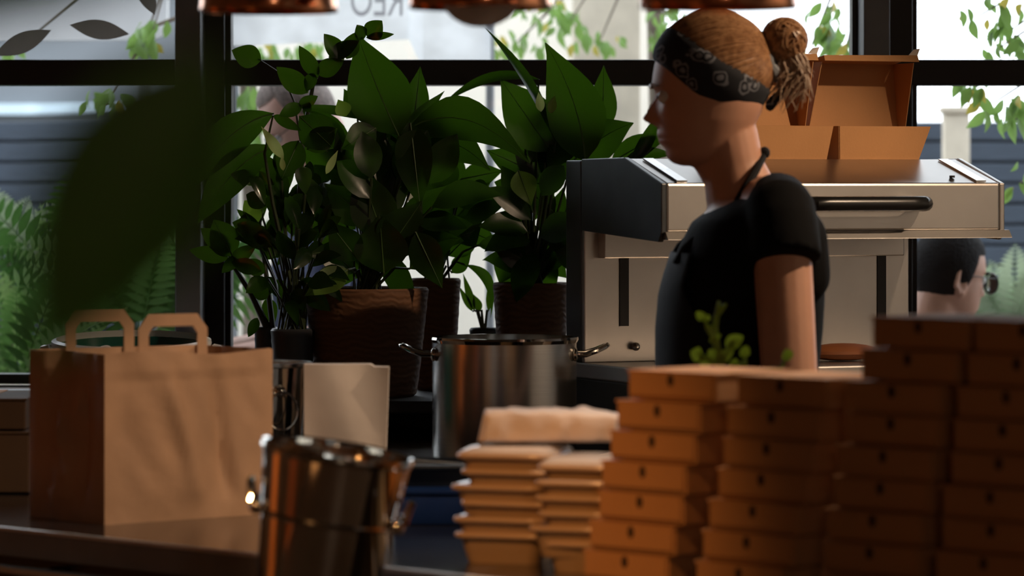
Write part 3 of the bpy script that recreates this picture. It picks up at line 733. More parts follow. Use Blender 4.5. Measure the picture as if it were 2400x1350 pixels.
# ---- two men outside
def man(label, px, py, d, yaw, pitch, seated, skin, hair, hcut, loc_z=0):
    c = P(px, py, d)
    T = Matrix.Translation(c) @ Matrix.Rotation(yaw, 4, 'Z') @ Matrix.Rotation(-pitch, 4, 'Y')
    Tb = Matrix.Translation((c.x, c.y, 0)) @ Matrix.Rotation(yaw, 4, 'Z')
    p = thing('person', label, 'person', (c.x, c.y, 0))
    m = MB(); head_shape(m, T); ears(T, m)
    hz_ = c.z
    nb = Vector((.075, 0, hz_ - .20))
    m.cap(T @ HL(1705, 300, 0), Tb @ nb, .056, .06, 16); m.cap(T @ HL(1640, 340, 0), Tb @ (nb + Vector((-.03, 0, .03))), .03, .045, 12)
    sh = hz_ - .235; hip = .52 if seated else .93
    loft(m, [(sh + .03, .00, .14, .07), (sh - .02, -.03, .17, .17), (sh - .15, -.06, .18, .18), ((sh + hip) / 2, -.05, .16, .16), (hip, -.05, .16, .165), (hip - .08, -.03, .15, .15)], Tb)
    arms = MB()
    for s in (-1, 1):
        S_ = Vector((.07, .19 * s, sh - .04)); E_ = Vector((.03, .24 * s, sh - .33)); W_ = Vector((-.2, .14 * s, sh - .36))
        m.cap(Tb @ S_, Tb @ E_, .05, .043); m.cap(Tb @ E_, Tb @ W_, .042, .028); hand(m, Tb, W_, Vector((-1, -.3 * s, .1)), Vector((0, 0, 1)))
        if seated:
            m.cap(Tb @ Vector((.04, .09 * s, hip)), Tb @ Vector((-.40, .12 * s, .50)), .08, .058); m.cap(Tb @ Vector((-.40, .12 * s, .50)), Tb @ Vector((-.38, .12 * s, .09)), .056, .038)
            m.cap(Tb @ Vector((-.37, .12 * s, .05)), Tb @ Vector((-.52, .13 * s, .035)), .038, .03)
    if not seated: legs(m, Tb, hip - .03, .05)
    remesh(m, 'body', skin, .0065, p, 3)
    m = MB()
    loft(m, [(sh + .035, -.01, .15, .085), (sh - .02, -.04, .18, .185), (sh - .15, -.07, .195, .19), ((sh + hip) / 2, -.065, .175, .175), (hip, -.065, .175, .18)], Tb)
    for s in (-1, 1): m.cap(Tb @ Vector((.07, .18 * s, sh - .04)), Tb @ Vector((.04, .235 * s, sh - .25)), .06, .056)
    remesh(m, 'shirt', M['navy'], .009, p, 4)
    m = MB(); loft(m, [(hip + .03, -.06, .17, .175), (hip - .08, -.05, .165, .165)], Tb)
    for s in (-1, 1):
        if seated:
            m.cap(Tb @ Vector((.04, .09 * s, hip)), Tb @ Vector((-.40, .12 * s, .50)), .09, .068); m.cap(Tb @ Vector((-.40, .12 * s, .50)), Tb @ Vector((-.38, .12 * s, .12)), .066, .052)
        else:
            m.cap(Tb @ Vector((.05, .085 * s, hip - .03)), Tb @ Vector((.04, .085 * s, .5)), .092, .066); m.cap(Tb @ Vector((.04, .085 * s, .5)), Tb @ Vector((.06, .085 * s, .13)), .066, .055)
    remesh(m, 'trousers', M['denim'], .011, p, 4)
    # short hair: shell over the skull, hairline rising at the front
    def hp(u, v):
        th = 2 * math.pi * v; cs = math.cos(th)
        lo = hcut(cs); ta = lo + (math.pi / 2 - lo) * u
        dv = Vector((-cs * math.cos(ta), math.sin(th) * math.cos(ta), math.sin(ta)))
        q = 1 / math.sqrt((dv.x / .0955) ** 2 + (dv.y / .083) ** 2 + (dv.z / .110) ** 2)
        s = 1.0 + .035 * min(1, u * 5) + .02 * noise.noise(dv * 14)
        return T @ (HL(1666, 193, 0) + dv * q * s)
    m = MB(); m.grid(hp, 16, 60, True); m.build('hair', hair, p)
    eyes(T, p); brows(T, p, hair); glasses(T, p)
    return p
pm = man('man with short dark hair and glasses seated outside the right window', 2224, 634, 9.35, R(180 + 24), R(4), True, M['skin_d'], M['hair_k'],
    lambda cs: .42 if cs > .5 else (.42 - (.5 - cs) * 2.4 if cs > .12 else (-.49 if cs > -.25 else -.75)))
pl_ = man('grey haired man in glasses looking down, outside behind the leafy plants', 700, 268, 9.5, R(8), R(36), False, M['skin_m'], M['hair_g'],
    lambda cs: .75 if cs > .4 else (.25 if cs > .1 else (-.1 if cs > -.25 else -.6)))
# his chair
cc = P(2224, 634, 9.35); ch = thing('patio_chair', 'dark patio chair under the man seated outside the right window', 'chair', (cc.x, cc.y, 0))
MB().box((cc.x + .1, cc.y, .415), (.44, .44, .03)).build('seat', M['black'], ch, bevel=.006)
MB().box((cc.x - .22, cc.y - .1, .68), (.03, .42, .36), Matrix.Rotation(R(24), 3, 'Z')).build('backrest', M['black'], ch, bevel=.006)
for sx in (-.1, .3):
    for sy in (-.19, .19): MB().tube([(cc.x + sx, cc.y + sy, 0), (cc.x + sx, cc.y + sy, .41)], .013).build('leg', M['black'], ch)

# ------------------------------------------------------------------ counters
ZB = .93
u_ = Vector((.706, -.708, 0)).normalized(); n_ = Vector((-u_.y, u_.x, 0))         # along the bar (to the right and nearer), inwards
EA = Vector((-.736, 5.52, 0))                                                    # a point on the bar's front edge
bar = thing('bar_counter', 'dark polished bar counter running diagonally across the foreground', 'counter', (EA.x, EA.y, 0))
MB().fbox(EA, u_, n_, -.72, 1.9, .006, .76, ZB - .035, ZB).build('worktop', M['counter'], bar, smooth=False, bevel=.002)
MB().fbox(EA, u_, n_, -.72, 1.9, -.002, .006, ZB - .040, ZB - .005).build('edge_strip', M['edgedark'], bar, smooth=False, bevel=.002)
MB().fbox(EA, u_, n_, -.72, 1.9, -.0035, .006, ZB - .005, ZB + .0012).build('edge_trim', M['edge'], bar, smooth=False, bevel=.002)  # pale trim colour stands in for the window highlight along the edge
MB().fbox(EA, u_, n_, -.72, 1.9, .03, .70, 0.08, ZB - .036).build('front_panel', M['black'], bar, smooth=False)
MB().fbox(EA, u_, n_, -.72, 1.9, .08, .66, 0.0, .08).build('plinth', M['frame_black'], bar, smooth=False)
rl = [EA + u_ * a + n_ * (-.035) + Z * (ZB - .054) for a in [-.7 + i * .1 for i in range(26)]]
MB().tube(rl, .007, 10).build('front_rail', M['steel'], bar)
for a in (-.4, .12, .7, 1.3): MB().tube([EA + u_ * a + n_ * .04 + Z * (ZB - .054), EA + u_ * a - n_ * .035 + Z * (ZB - .054)], .005).build('rail_bracket', M['steel'], bar)
back = thing('back_counter', 'low brown worktop along the window behind the stockpot', 'counter', (0, 7.3, 0))
MB().box((-.2, 7.37, ZB - .02), (2.9, 1.55, .04)).build('worktop', M['backtop'], back, smooth=False, bevel=.003)
MB().box((-.2, 7.42, (ZB - .04) / 2), (2.8, 1.4, ZB - .04)).build('cabinet', M['black'], back, smooth=False)
SH = P(900, 938, 7.30).z
shelf = thing('plant_shelf', 'low black shelf carrying the potted plants in front of the window', 'shelf', (-.25, 7.6, ZB))
MB().box((-.28, 7.66, SH - .012), (.84, .78, .024)).build('top', M['black'], shelf, smooth=False, bevel=.003)
for x in (-.68, -.26, .12): MB().box((x, 7.68, (ZB + SH - .024) / 2), (.03, .7, SH - .024 - ZB)).build('support', M['black'], shelf, smooth=False)
MB().box((-.28, 7.72, (ZB + SH - .024) / 2), (.80, .02, SH - .024 - ZB)).build('back_panel', M['black'], shelf, smooth=False)

# ------------------------------------------------------------------ potted plants
def pot_round(px0, px1, pyr, pxb0, pxb1, d, zbase, mt, par, rimh=.012):
    c = px2x((px0 + px1) / 2, d); rt = (px1 - px0) / 2 / F * d; rb = (pxb1 - pxb0) / 2 / F * d; zt = py2z(pyr, d)
    n = 22; prof = [(.001, zbase + .002), (rb * .95, zbase), (rb, zbase + .004)]
    for i in range(1, n): t = i / n; prof.append((rb + (rt - rb) * t ** .85 + .0005 * math.sin(i * 2.2), zbase + (zt - zbase) * t))
    prof += [(rt, zt - .004), (rt - .003, zt), (rt - .008, zt - .003), (rt - .010, zt - .03), (.001, zt - .03)]
    o = MB().lathe(prof, (c, d, 0), 48).build('pot', mt, par)
    MB().lathe([(.001, zt - .022), (rt * .6, zt - .018), (rt - .011, zt - .024)], (c, d, 0), 24).build('soil', M['soil'], par)
    return Vector((c, d, zt - .02))
def add_leaf(par, b, t, wpx, d, db=0, dt=0, mt='lily', crown=None, arc=(0, 0, 0), nrm=None, p=.74, q=1.1, fold=.18, petr=.0028, wave=.02):
    pb = P(*b, d + db); pt = P(*t, d + dt); wd = wpx / F * d
    nr = nrm if nrm is not None else Vector((random.uniform(-.25, .25), -1, random.uniform(-.1, .35)))
    lo_ = MB().leaf(pb, pt, wd, nr, Vector(arc), fold, p, 11, q, wave).build('leaf', M[mt], par, recalc=False)
    if wpx >= 60: MB().rib(pb, pt, arc, nr, .0016).build('midrib', M['rib'], lo_)
    if crown is not None:
        mid = (pb + crown) / 2 + Vector(((pb.x - crown.x) * .15, 0, .03))
        MB().tube([crown, mid, pb], [petr * 1.2, petr, petr * .8], 6).build('stem', M['stem'], par)
def fill(par, n, crown, region, d, Lr, Wr, seed, mt, stem=True, pp=.8):
    """leaves filling an elliptical region (px) round the plant's centre"""
    rnd = random.Random(seed); cx, cy, rx, ry = region
    for i in range(n):
        a = rnd.uniform(0, 6.28); q = rnd.random() ** .6
        bx, by = cx + math.cos(a) * q * rx, cy + math.sin(a) * q * ry
        ang = math.atan2(by - cy - ry * .5, bx - cx) + rnd.uniform(-.7, .7)
        L = rnd.uniform(*Lr); dd = d + rnd.uniform(-.10, .10)
        pb = P(bx, by, dd); pt = P(bx + math.cos(ang) * L, by + math.sin(ang) * L, dd + rnd.uniform(-.05, .05))
        nr = Vector((rnd.uniform(-.7, .7), -1, rnd.uniform(-.3, 1.0)))
        MB().leaf(pb, pt, rnd.uniform(*Wr) / F * d, nr, Vector((0, 0, rnd.uniform(0, .015))), .2, pp, 8, .9, .02).build('leaf', M[mt], par, recalc=False)
        if stem and i % 2 == 0:
            MB().tube([crown + Vector((rnd.uniform(-.03, .03), rnd.uniform(-.03, .03), 0)), (crown + pb) / 2 + Vector((0, 0, .02)), pb], .0022, 5).build('stem', M['stem'], par)

D1 = 7.45
A = thing('peace_lily', 'large peace lily in the brown woven pot at the centre of the shelf', 'plant', (px2x(862, D1), D1, SH), 'potted plants on the shelf')
cA = pot_round(713, 1005, 674, 752, 985, D1, SH, M['pot'], A)
for a in [((935, 318), (838, 80), 150, -.04, -.06, (-.004, 0, .0)), ((968, 300), (985, 156), 62, .03, .04), ((945, 312), (1042, 213), 34, -.02, 0), ((955, 302), (1243, 384), 105, -.04, -.10, (0, 0, .05)),
          ((962, 288), (985, 488), 92, -.07, -.09), ((975, 545), (1037, 676), 82, -.10, -.12), ((815, 632), (714, 694), 64, -.10, -.14), ((838, 268), (806, 208), 40, .0, .02), ((905, 282), (672, 247), 26, -.02, -.05, (0, 0, .004)),
          ((880, 300), (800, 350), 70, -.05, -.08), ((930, 420), (1010, 330), 95, -.05, -.06), ((1000, 330), (1150, 400), 90, -.02, -.05, (0, 0, .02)), ((870, 520), (760, 430), 90, -.06, -.08), ((900, 560), (840, 390), 110, -.07, -.07), ((960, 560), (1060, 430), 110, -.04, -.06),
          ((900, 600), (990, 470), 110, -.08, -.09), ((840, 610), (770, 520), 80, -.08, -.1), ((900, 640), (890, 500), 130, -.09, -.09), ((960, 630), (1080, 560), 80, -.06, -.1, (0, 0, .02)), ((830, 640), (720, 600), 70, -.06, -.1, (0, 0, .02))]:
    add_leaf(A, a[0], a[1], a[2], D1, a[3], a[4], 'lily' if a[0] != (815, 632) else 'lightleaf', cA, a[5] if len(a) > 5 else (0, 0, 0))
fill(A, 34, cA, (890, 470, 130, 150), D1, (100, 170), (60, 95), 11, 'lily')
for a in [((1270, 262), (1268, 215), 16)]: pass

D2 = 7.66
A2 = thing('peace_lily', 'peace lily in a dark pot half hidden behind the centre pot', 'plant', (px2x(1025, D2), D2, SH), 'potted plants on the shelf')
cA2 = pot_round(960, 1080, 652, 975, 1062, D2, SH, M['pot'], A2)
for a in [((1075, 470), (1165, 520), 80, -.03, -.05, (0, 0, .03)), ((1060, 520), (1150, 425), 60), ((1070, 560), (1175, 590), 60, 0, 0, (0, 0, .02)), ((1050, 600), (1130, 520), 70), ((1080, 420), (1180, 400), 60), ((1090, 620), (1150, 745), 26, 0, 0, (.02, 0, .02)), ((1060, 640), (1105, 590), 40), ((1120, 575), (1235, 560), 42, -.05, -.05)]:
    add_leaf(A2, a[0], a[1], a[2], D2, a[3] if len(a) > 3 else 0, a[4] if len(a) > 4 else 0, 'lily', cA2, a[5] if len(a) > 5 else (0, 0, 0))
fill(A2, 12, cA2, (1060, 480, 70, 110), D2, (80, 130), (50, 75), 12, 'lily')

D3 = 7.62
Cc = thing('peace_lily', 'tall peace lily beside the steel grill in a plain brown pot', 'plant', (px2x(1245, D3), D3, SH), 'potted plants on the shelf')
cC = pot_round(1155, 1335, 662, 1175, 1318, D3, SH, M['pot'], Cc)
for a in [((1372, 378), (1278, 100), 138, -.08, -.10, (.016, 0, 0)), ((1412, 312), (1415, 153), 66, .02, .04), ((1302, 330), (1132, 60), 42, -.04, -.08, (.012, 0, .008), Vector((.5, -.6, .6))), ((1292, 355), (1172, 184), 125, -.03, -.05), ((1262, 186), (1028, 252), 40, -.02, -.04, (0, 0, .028), Vector((0, -.8, 1))),
          ((1340, 380), (1485, 288), 100, -.02, -.04, (0, 0, .01)), ((1480, 385), (1548, 255), 34, 0, 0, (.006, 0, 0)), ((1430, 385), (1572, 318), 60, .02, .0, (0, 0, .008)), ((1460, 380), (1585, 365), 34, 0, 0, (0, 0, .01)), ((1245, 400), (1140, 352), 66), ((1215, 400), (1245, 482), 62, -.08, -.1), ((1300, 500), (1215, 425), 70),
          ((1260, 560), (1170, 500), 60), ((1290, 580), (1320, 440), 80), ((1250, 620), (1150, 570), 60), ((1270, 640), (1330, 520), 80), ((1240, 640), (1200, 500), 70), ((1215, 640), (1130, 610), 46, 0, 0, (0, 0, .015)), ((1245, 380), (1310, 280), 70), ((1230, 300), (1300, 230), 50), ((1330, 420), (1260, 330), 90), ((1300, 420), (1200, 330), 90), ((1310, 370), (1360, 230), 100)]:
    add_leaf(Cc, a[0], a[1], a[2], D3, a[3] if len(a) > 3 else 0, a[4] if len(a) > 4 else 0, 'lightleaf' if a[0] == (1215, 400) else 'lily', cC, a[5] if len(a) > 5 else (0, 0, 0), a[6] if len(a) > 6 else None)
fill(Cc, 26, cC, (1255, 490, 75, 130), D3, (80, 130), (50, 80), 13, 'lily')
for b, t in (((1268, 262), (1262, 216)), ((1290, 266), (1300, 224))): add_leaf(Cc, b, t, 22, D3, -.1, -.1, 'bud')
# small dark planter at the window between the pots
sp = thing('small_planter', 'small black planter with thin stems between the brown pots', 'plant', (px2x(1130, 7.85), 7.85, SH), 'potted plants on the shelf')
cS = pot_round(1100, 1170, 768, 1108, 1162, 7.85, SH, M['black'], sp)
for t, wd in (((1085, 640), 18), ((1110, 690), 22), ((1075, 670), 16), ((1150, 650), 16)):
    add_leaf(sp, ((1140 + t[0]) / 2, 730), t, wd, 7.85, 0, 0, 'ficus', cS)

# bushy glossy plants on the left
D4 = 7.40
Bp = thing('glossy_leaved_plant', 'bushy dark glossy leaved plant in a grey pot left of the woven pot', 'plant', (px2x(686, D4), D4, SH), 'potted plants on the shelf')
cB = pot_round(634, 738, 770, 646, 726, D4, SH, M['potgrey'], Bp)
st = [P(690, 770, D4), P(700, 500, D4), P(709, 330, D4), P(735, 190, D4), P(772, 140, D4 - .02), P(850, 86, D4 - .04)]
MB().tube(st, [.007, .006, .005, .004, .003, .002], 8).build('stem', M['stem'], Bp)
MB().tube([P(705, 330, D4), P(690, 240, D4 - .02), P(662, 175, D4 - .03), P(605, 138, D4 - .04)], [.003, .002, .0015, .0012], 6).build('stem', M['stem'], Bp)
MB().tube([P(690, 700, D4), P(640, 480, D4 - .05), P(620, 360, D4 - .08), P(640, 270, D4 - .1)], [.005, .004, .003, .002], 6).build('stem', M['stem'], Bp)
for a in [((852, 92), (836, 58), 34), ((862, 90), (895, 48), 50), ((858, 88), (924, 80), 20), ((805, 142), (759, 79), 46), ((812, 138), (832, 76), 44), ((770, 135), (842, 96), 40), ((745, 182), (701, 107), 38), ((742, 172), (806, 142), 44), ((722, 218), (648, 157), 52), ((612, 142), (543, 118), 56), ((708, 246), (654, 272), 34), ((712, 242), (730, 262), 24),
          ((702, 272), (782, 348), 86), ((642, 266), (436, 446), 92), ((648, 344), (462, 524), 88), ((640, 270), (706, 306), 26), ((735, 170), (718, 215), 30), ((700, 330), (660, 420), 70), ((720, 350), (790, 300), 60), ((600, 420), (540, 408), 36), ((700, 250), (745, 225), 30)]:
    add_leaf(Bp, a[0], a[1], a[2], D4, -.04, -.06, 'ficus' if a[2] < 85 else 'lily', None, (0, 0, .03) if a[2] > 86 else (0, 0, 0), p=.85 if a[2] < 86 else 1.05, q=.85)
fill(Bp, 70, cB, (685, 565, 90, 150), D4, (50, 82), (30, 48), 14, 'ficus', True, .9)
for b, t, wd in (((665, 372), (612, 296), 26), ((664, 400), (660, 365), 14), ((764, 408), (792, 352), 18)): add_leaf(Bp, b, t, wd, D4, -.1, -.1, 'bud')
add_leaf(Bp, (812, 272), (792, 233), 40, D4, -.06, -.06, 'lightleaf')

D5 = 7.5
Bq = thing('glossy_leaved_plant', 'leaning glossy leaved plant with bare stem in the leftmost grey pot', 'plant', (px2x(622, D5), D5, SH), 'potted plants on the shelf')
cBq = pot_round(596, 652, 766, 602, 646, D5, SH, M['potgrey'], Bq)
MB().tube([P(630, 775, D5), P(590, 690, D5), P(545, 620, D5), P(520, 590, D5)], [.008, .006, .004, .003], 8).build('stem', M['stem'], Bq)
MB().tube([P(640, 775, D5), P(625, 650, D5), P(608, 520, D5), P(605, 420, D5)], [.006, .005, .004, .003], 8).build('stem', M['stem'], Bq)
for a in [((545, 600), (500, 515), 74), ((535, 605), (443, 586), 40), ((540, 590), (470, 535), 46), ((560, 560), (575, 500), 30), ((540, 615), (600, 575), 36), ((560, 600), (520, 640), 30), ((606, 520), (572, 470), 52), ((606, 480), (640, 430), 50), ((604, 430), (560, 400), 34), ((610, 560), (560, 545), 40), ((612, 600), (660, 560), 50), ((620, 640), (570, 610), 40), ((626, 700), (590, 660), 40), ((604, 745), (582, 790), 26), ((606, 440), (620, 380), 40), ((612, 540), (555, 490), 24)]:
    add_leaf(Bq, a[0], a[1], a[2], D5, -.02, -.05, 'lightleaf' if a[2] in (52,) else 'ficus', None, p=.85, q=.8)
fill(Bq, 16, cBq, (625, 590, 55, 110), D5, (45, 70), (28, 42), 15, 'ficus', False, .9)

# ------------------------------------------------------------------ foreground plant (very close to the lens)
DG = 1.15
fg = thing('hanging_plant', 'very blurred dark green leaves of a plant close to the lens, top left', 'plant', P(640, -220, DG))
MB().tube([P(640, -220, DG), P(560, 20, DG), P(490, 150, DG)], .0012, 6).build('stem', M['stem'], fg)
MB().leaf(P(505, 110, DG), P(85, 850, DG - .02), 430 / F * DG, Vector((.2, -1, .2)), Vector((0, 0, .003)), .15, .92, 12, .8).build('leaf', M['lily'], fg, recalc=False)
MB().leaf(P(640, -220, DG), P(-260, 90, DG - .03), 250 / F * DG, Vector((0, -1, .4)), Vector((0, 0, .003)), .15, .9, 12, .8).build('leaf', M['lily'], fg, recalc=False)

# ------------------------------------------------------------------ salamander grill
th = R(24); ex = Vector((math.cos(th), math.sin(th), 0)); ey = Vector((-math.sin(th), math.cos(th), 0))
q0 = P(1555, 430, 6.6); SO = Vector((q0.x, q0.y, 0)); zt0, zb0, zt1 = q0.z, 1.3275, 1.466; WL = .677; zbase = 1.10
def SP(l, dp, z): return Vector((*(SO + ex * l + ey * dp).xy, z))
gr = thing('salamander_grill', 'stainless steel salamander grill with sliding hood and black handle', 'grill', SP(WL / 2, .25, zbase - .16))
def prism_side(l0, l1, prof): m_ = MB(); return m_.poly([SP(l0, a, z) for a, z in prof], [SP(l1, a, z) for a, z in prof])
hood = prism_side(.006, WL - .006, [(0, zt0), (.15, zt1), (.325, zt1 - .003), (.325, zb0 + .01), (0, zb0 + .012)]).build('hood', M['hood'], gr, smooth=False, bevel=.004)
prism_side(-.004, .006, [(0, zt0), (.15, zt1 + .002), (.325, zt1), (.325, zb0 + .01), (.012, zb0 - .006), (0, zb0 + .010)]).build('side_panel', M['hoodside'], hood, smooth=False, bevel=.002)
prism_side(WL - .006, WL + .004, [(0, zt0), (.15, zt1 + .002), (.325, zt1), (.325, zb0 + .01), (.012, zb0 - .006), (0, zb0 + .010)]).build('side_panel', M['hood'], hood, smooth=False, bevel=.002)
prism_side(.002, WL + .012, [(-.003, zb0 + .012), (.02, zb0 + .012), (.02, zb0 - .002), (-.014, zb0 - .002)]).build('lip', M['hood'], hood, smooth=False, bevel=.001)
m = MB(); so_ = SP(0, .02, 0)
for l0, l1 in ((.03, .05), (WL - .05, WL - .03)):
    pf = [(.008, zt0 + .003), (.142, zt1 - .0015), (.142, zt1 + .001), (.008, zt0 + .0055)]
    prism_side(l0, l1, pf).build('top_seam', M['steel'], hood, smooth=False)
MB().lathe([(.0001, .004), (.005, .004), (.005, 0)], SP(.59, .03, zt0 + .010), 12).build('screw', M['black'], hood)
hpts = [SP(.262, .0, 1.387), SP(.262, -.035, 1.387), SP(.275, -.048, 1.387)] + [SP(l, -.05, 1.387) for l in (.3, .36, .42, .46)] + [SP(.485, -.048, 1.387), SP(.498, -.035, 1.387), SP(.498, 0, 1.387)]
MB().tube(hpts, .0135, 12).build('handle', M['rubber'], hood)
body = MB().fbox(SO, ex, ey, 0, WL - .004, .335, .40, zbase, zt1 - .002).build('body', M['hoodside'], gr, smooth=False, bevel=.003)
MB().fbox(SO, ex, ey, .002, WL - .006, .325, .336, zbase, zb0 + .02).build('front_plate', M['hood'], body, smooth=False, bevel=.002)
MB().fbox(SO, ex, ey, .03, WL - .03, .300, .326, 1.288, zb0 + .012).build('carriage', M['hood'], gr, smooth=False, bevel=.002)
for l in (.0806, .612): MB().fbox(SO, ex, ey, l - .009, l + .009, .3225, .3262, 1.165, 1.30).build('slot', M['black'], body, smooth=False)
MB().fbox(SO, ex, ey, 0, WL, .04, .40, zbase - .028, zbase).build('base', M['hood'], gr, smooth=False, bevel=.003)
MB().fbox(SO, ex, ey, .0, WL, .06, .40, ZB, zbase - .028).build('stand', M['black'], gr, smooth=False, bevel=.003)
MB().ell(SP(.10, .315, 1.128), (.008,) * 3, 10).build('knob', M['steel'], body)
# loaf on the base
lf = MB().ell(SP(.46, .20, zbase + .0165), (.075, .05, .016), 18, Matrix.Rotation(th, 3, 'Z')).build('flat_bread', M['loaf'])
tag(lf, 'dark toasted flat bread on the grill base behind the woman', 'bread')

# open clamshell boxes on the grill
def clam(l0, l1, dp, label, lean, seed, wide=1.0):
    rnd = random.Random(seed); t = thing('clamshell_box', label, 'box', SP((l0 + l1) / 2, dp, zt1), 'open clamshell boxes on the grill')
    z0 = zt1; hh = .060; fl = .012; dep = .12; tk = .0015
    def slab(pts): a, b, c, d = [Vector(p) for p in pts]; nn = (b - a).cross(d - a).normalized() * tk; return MB().poly([a, b, c, d], [a + nn, b + nn, c + nn, d + nn])
    B0 = [SP(l0, dp, z0), SP(l1, dp, z0), SP(l1, dp + dep, z0), SP(l0, dp + dep, z0)]
    T0 = [SP(l0 - fl * .6, dp - fl, z0 + hh), SP(l1 + fl * (.6 + .9 * wide), dp - fl, z0 + hh), SP(l1 + fl * (.6 + .9 * wide), dp + dep + fl, z0 + hh), SP(l0 - fl * .6, dp + dep + fl, z0 + hh)]
    m_ = MB(); m_.poly(B0, [q + Z * tk for q in B0])
    tr = m_.build('tray', M['kraft'], t, smooth=False)
    for i in range(4): slab([B0[i], B0[(i + 1) % 4], T0[(i + 1) % 4], T0[i]]).build('tray_wall', M['kraft'], tr, smooth=False)
    # lid standing open from the rear edge, walls pointing forward
    zl = z0 + hh; H = .118; y0 = dp + dep + fl; y1 = y0 + lean
    Lb = [SP(l0 - fl * .6, y0, zl), SP(l1 + fl * (1.0 + 1.6 * wide), y0, zl), SP(l1 + fl * (.8 + 1.6 * wide), y1, zl + H), SP(l0, y1, zl + H)]
    lid = slab(Lb).build('lid', M['kraft'], t, smooth=False)
    fw = .085
    slab([Lb[0], Lb[3], Lb[3] - ey * fw * .9, Lb[0] - ey * .03]).build('lid_wall', M['kraft'], lid, smooth=False)
    slab([Lb[1], Lb[2], Lb[2] - ey * fw * .9, Lb[1] - ey * .03]).build('lid_wall', M['kraft'], lid, smooth=False)
    tl = [Lb[3], Lb[2], Lb[2] - ey * fw + Z * .014 + ex * .004, Lb[3] - ey * fw + Z * .012]
    slab(tl).build('lid_wall', M['kraft'], lid, smooth=False)
    slab([tl[3], tl[2], tl[2] - ey * .006 - Z * .012, tl[3] - ey * .004 - Z * .010]).build('lid_lip', M['kraft'], lid, smooth=False)
    slab([tl[2], tl[2] - ex * .018, tl[2] - ex * .010 + Z * .010 - ey * .004, tl[2] + ex * .004 + Z * .012 - ey * .002]).build('corner_tab', M['paper'], lid, smooth=False)
def Lat(px, dp):   # position along the grill seen at px at depth dp
    a = (px - CX) / F; o_ = SO + ey * dp; return (a * o_.y - o_.x) / (ex.x - a * ex.y)
clam(Lat(1968, .17), Lat(2152, .17), .17, 'right one of the open kraft clamshell boxes on the grill', .012, 1)
clam(Lat(1752, .17), Lat(1936, .17), .17, 'kraft clamshell box on the grill, partly behind the woman\'s hair bun', .012, 2, 0.0)

# ------------------------------------------------------------------ heat lamps
def heat_lamp(label, px, py, d, wpx, bulb_drop, energy):
    rr = wpx / 2 / F * d; zr = py2z(py, d); x = px2x(px, d)
    t = thing('heat_lamp', label, 'lamp', (x, d, zr), 'copper heat lamps')
    prof = [(rr - .004, .002), (rr, 0), (rr + .001, .003), (rr, .012), (rr * .985, .03), (rr * .93, .06), (rr * .80, .095), (rr * .55, .125), (rr * .33, .14), (rr * .3, .19), (.012, .20), (.012, .196), (rr * .26, .186), (rr * .29, .136), (rr * .52, .12), (rr * .77, .09), (rr * .90, .058), (rr * .955, .03), (rr * .965, .012)]
    MB().lathe(prof, (x, d, zr), 56, closed=True).build('shade', M['copper'], t)
    b = .9 * rr * .60
    bp = [(.0005, -bulb_drop)] + [(b * math.sin(a), -bulb_drop + .034 * (1 - math.cos(a))) for a in (.25, .5, .8, 1.1, 1.35, 1.57)] + [(b * .95, .05 - bulb_drop), (b * .5, .09 - bulb_drop + .01), (.02, .11), (.02, .15)]
    MB().lathe(bp, (x, d, zr), 32).build('bulb', M['bulb'], t)
    MB().tube([(x, d, zr + .19), (x, d, 2.9)], .004, 8).build('cord', M['black'], t)
    MB().lathe([(.0001, 2.9 - zr), (.05, 2.9 - zr), (.045, 2.87 - zr), (.006, 2.86 - zr)], (x, d, zr), 24).build('ceiling_rose', M['copper'], t)
    if energy:
        lo = lamp('heat_lamp_light', 'POINT', (0, 0, 0), energy, WARM, .02)
        lo.parent = t; lo.location = (0, 0, .018)
    return t
heat_lamp('copper heat lamp at top left, beside the left window post', 630, 29, 4.9, 322, -.03, 0)
heat_lamp('middle copper heat lamp with its glass bulb bulging below the rim', 1127, 21, 4.75, 334, .0225, 0)
heat_lamp('right copper heat lamp above the woman\'s head', 1684, 21, 4.45, 368, -.03, 0)

# ------------------------------------------------------------------ things on the counters
# paper bag
e1b = Vector((.77, .638, 0)).normalized(); e2b = Vector((-e1b.y, e1b.x, 0)); b0 = P(245, 1225, 5.55); b0.z = ZB
BW, BD, BH = .300, .200, P(235, 832, 5.55).z - ZB
bag = thing('paper_bag', 'open brown paper carrier bag with two flat paper handles on the counter', 'bag', b0 + e1b * BW / 2 + e2b * BD / 2)
def bp(a, b, h): return b0 + e1b * a + e2b * b + Z * h
def wr(u, v, seed):
    s = 0
    s += .014 * noise.noise(Vector((u * 4.5 + seed, v * 1.3, 1.3))) + .004 * noise.noise(Vector((u * 9 + v * 4, v * 3, seed)))
    s += .013 * math.exp(-((u - .42 - .25 * (1 - v) + .1) / .05) ** 2) * (1 - v) * v * 4
    s -= .012 * math.exp(-((u - .75 + .12 * v) / .04) ** 2) * v * (1 - v) * 4
    s += .003 * (1 if v > .855 else 0)
    ed = min(1, u * 8, (1 - u) * 8, v * 6); return s * max(0, ed)
nu, nv = 40, 34; m = MB()
def ring(h, vv, ins=0.0):
    out = []
    for i in range(nu): uu = i / nu; out.append(bp(uu * BW + ins, -wr(uu, vv, 2) + ins, h + .004 * math.sin(uu * 7) * (vv > .97)))
    for i in range(18): uu = i / 18; out.append(bp(BW + wr(uu, vv, 5) - ins - .03 * 0, uu * BD + ins, h))
    for i in range(nu): uu = i / nu; out.append(bp(BW - uu * BW - ins, BD + wr(uu, vv, 9) - ins, h))
    for i in range(18): uu = i / 18; g = .018 * math.sin(math.pi * uu) * (vv ** 1.2); out.append(bp(ins + g - wr(uu, vv, 4), BD - uu * BD - ins, h))
    return out
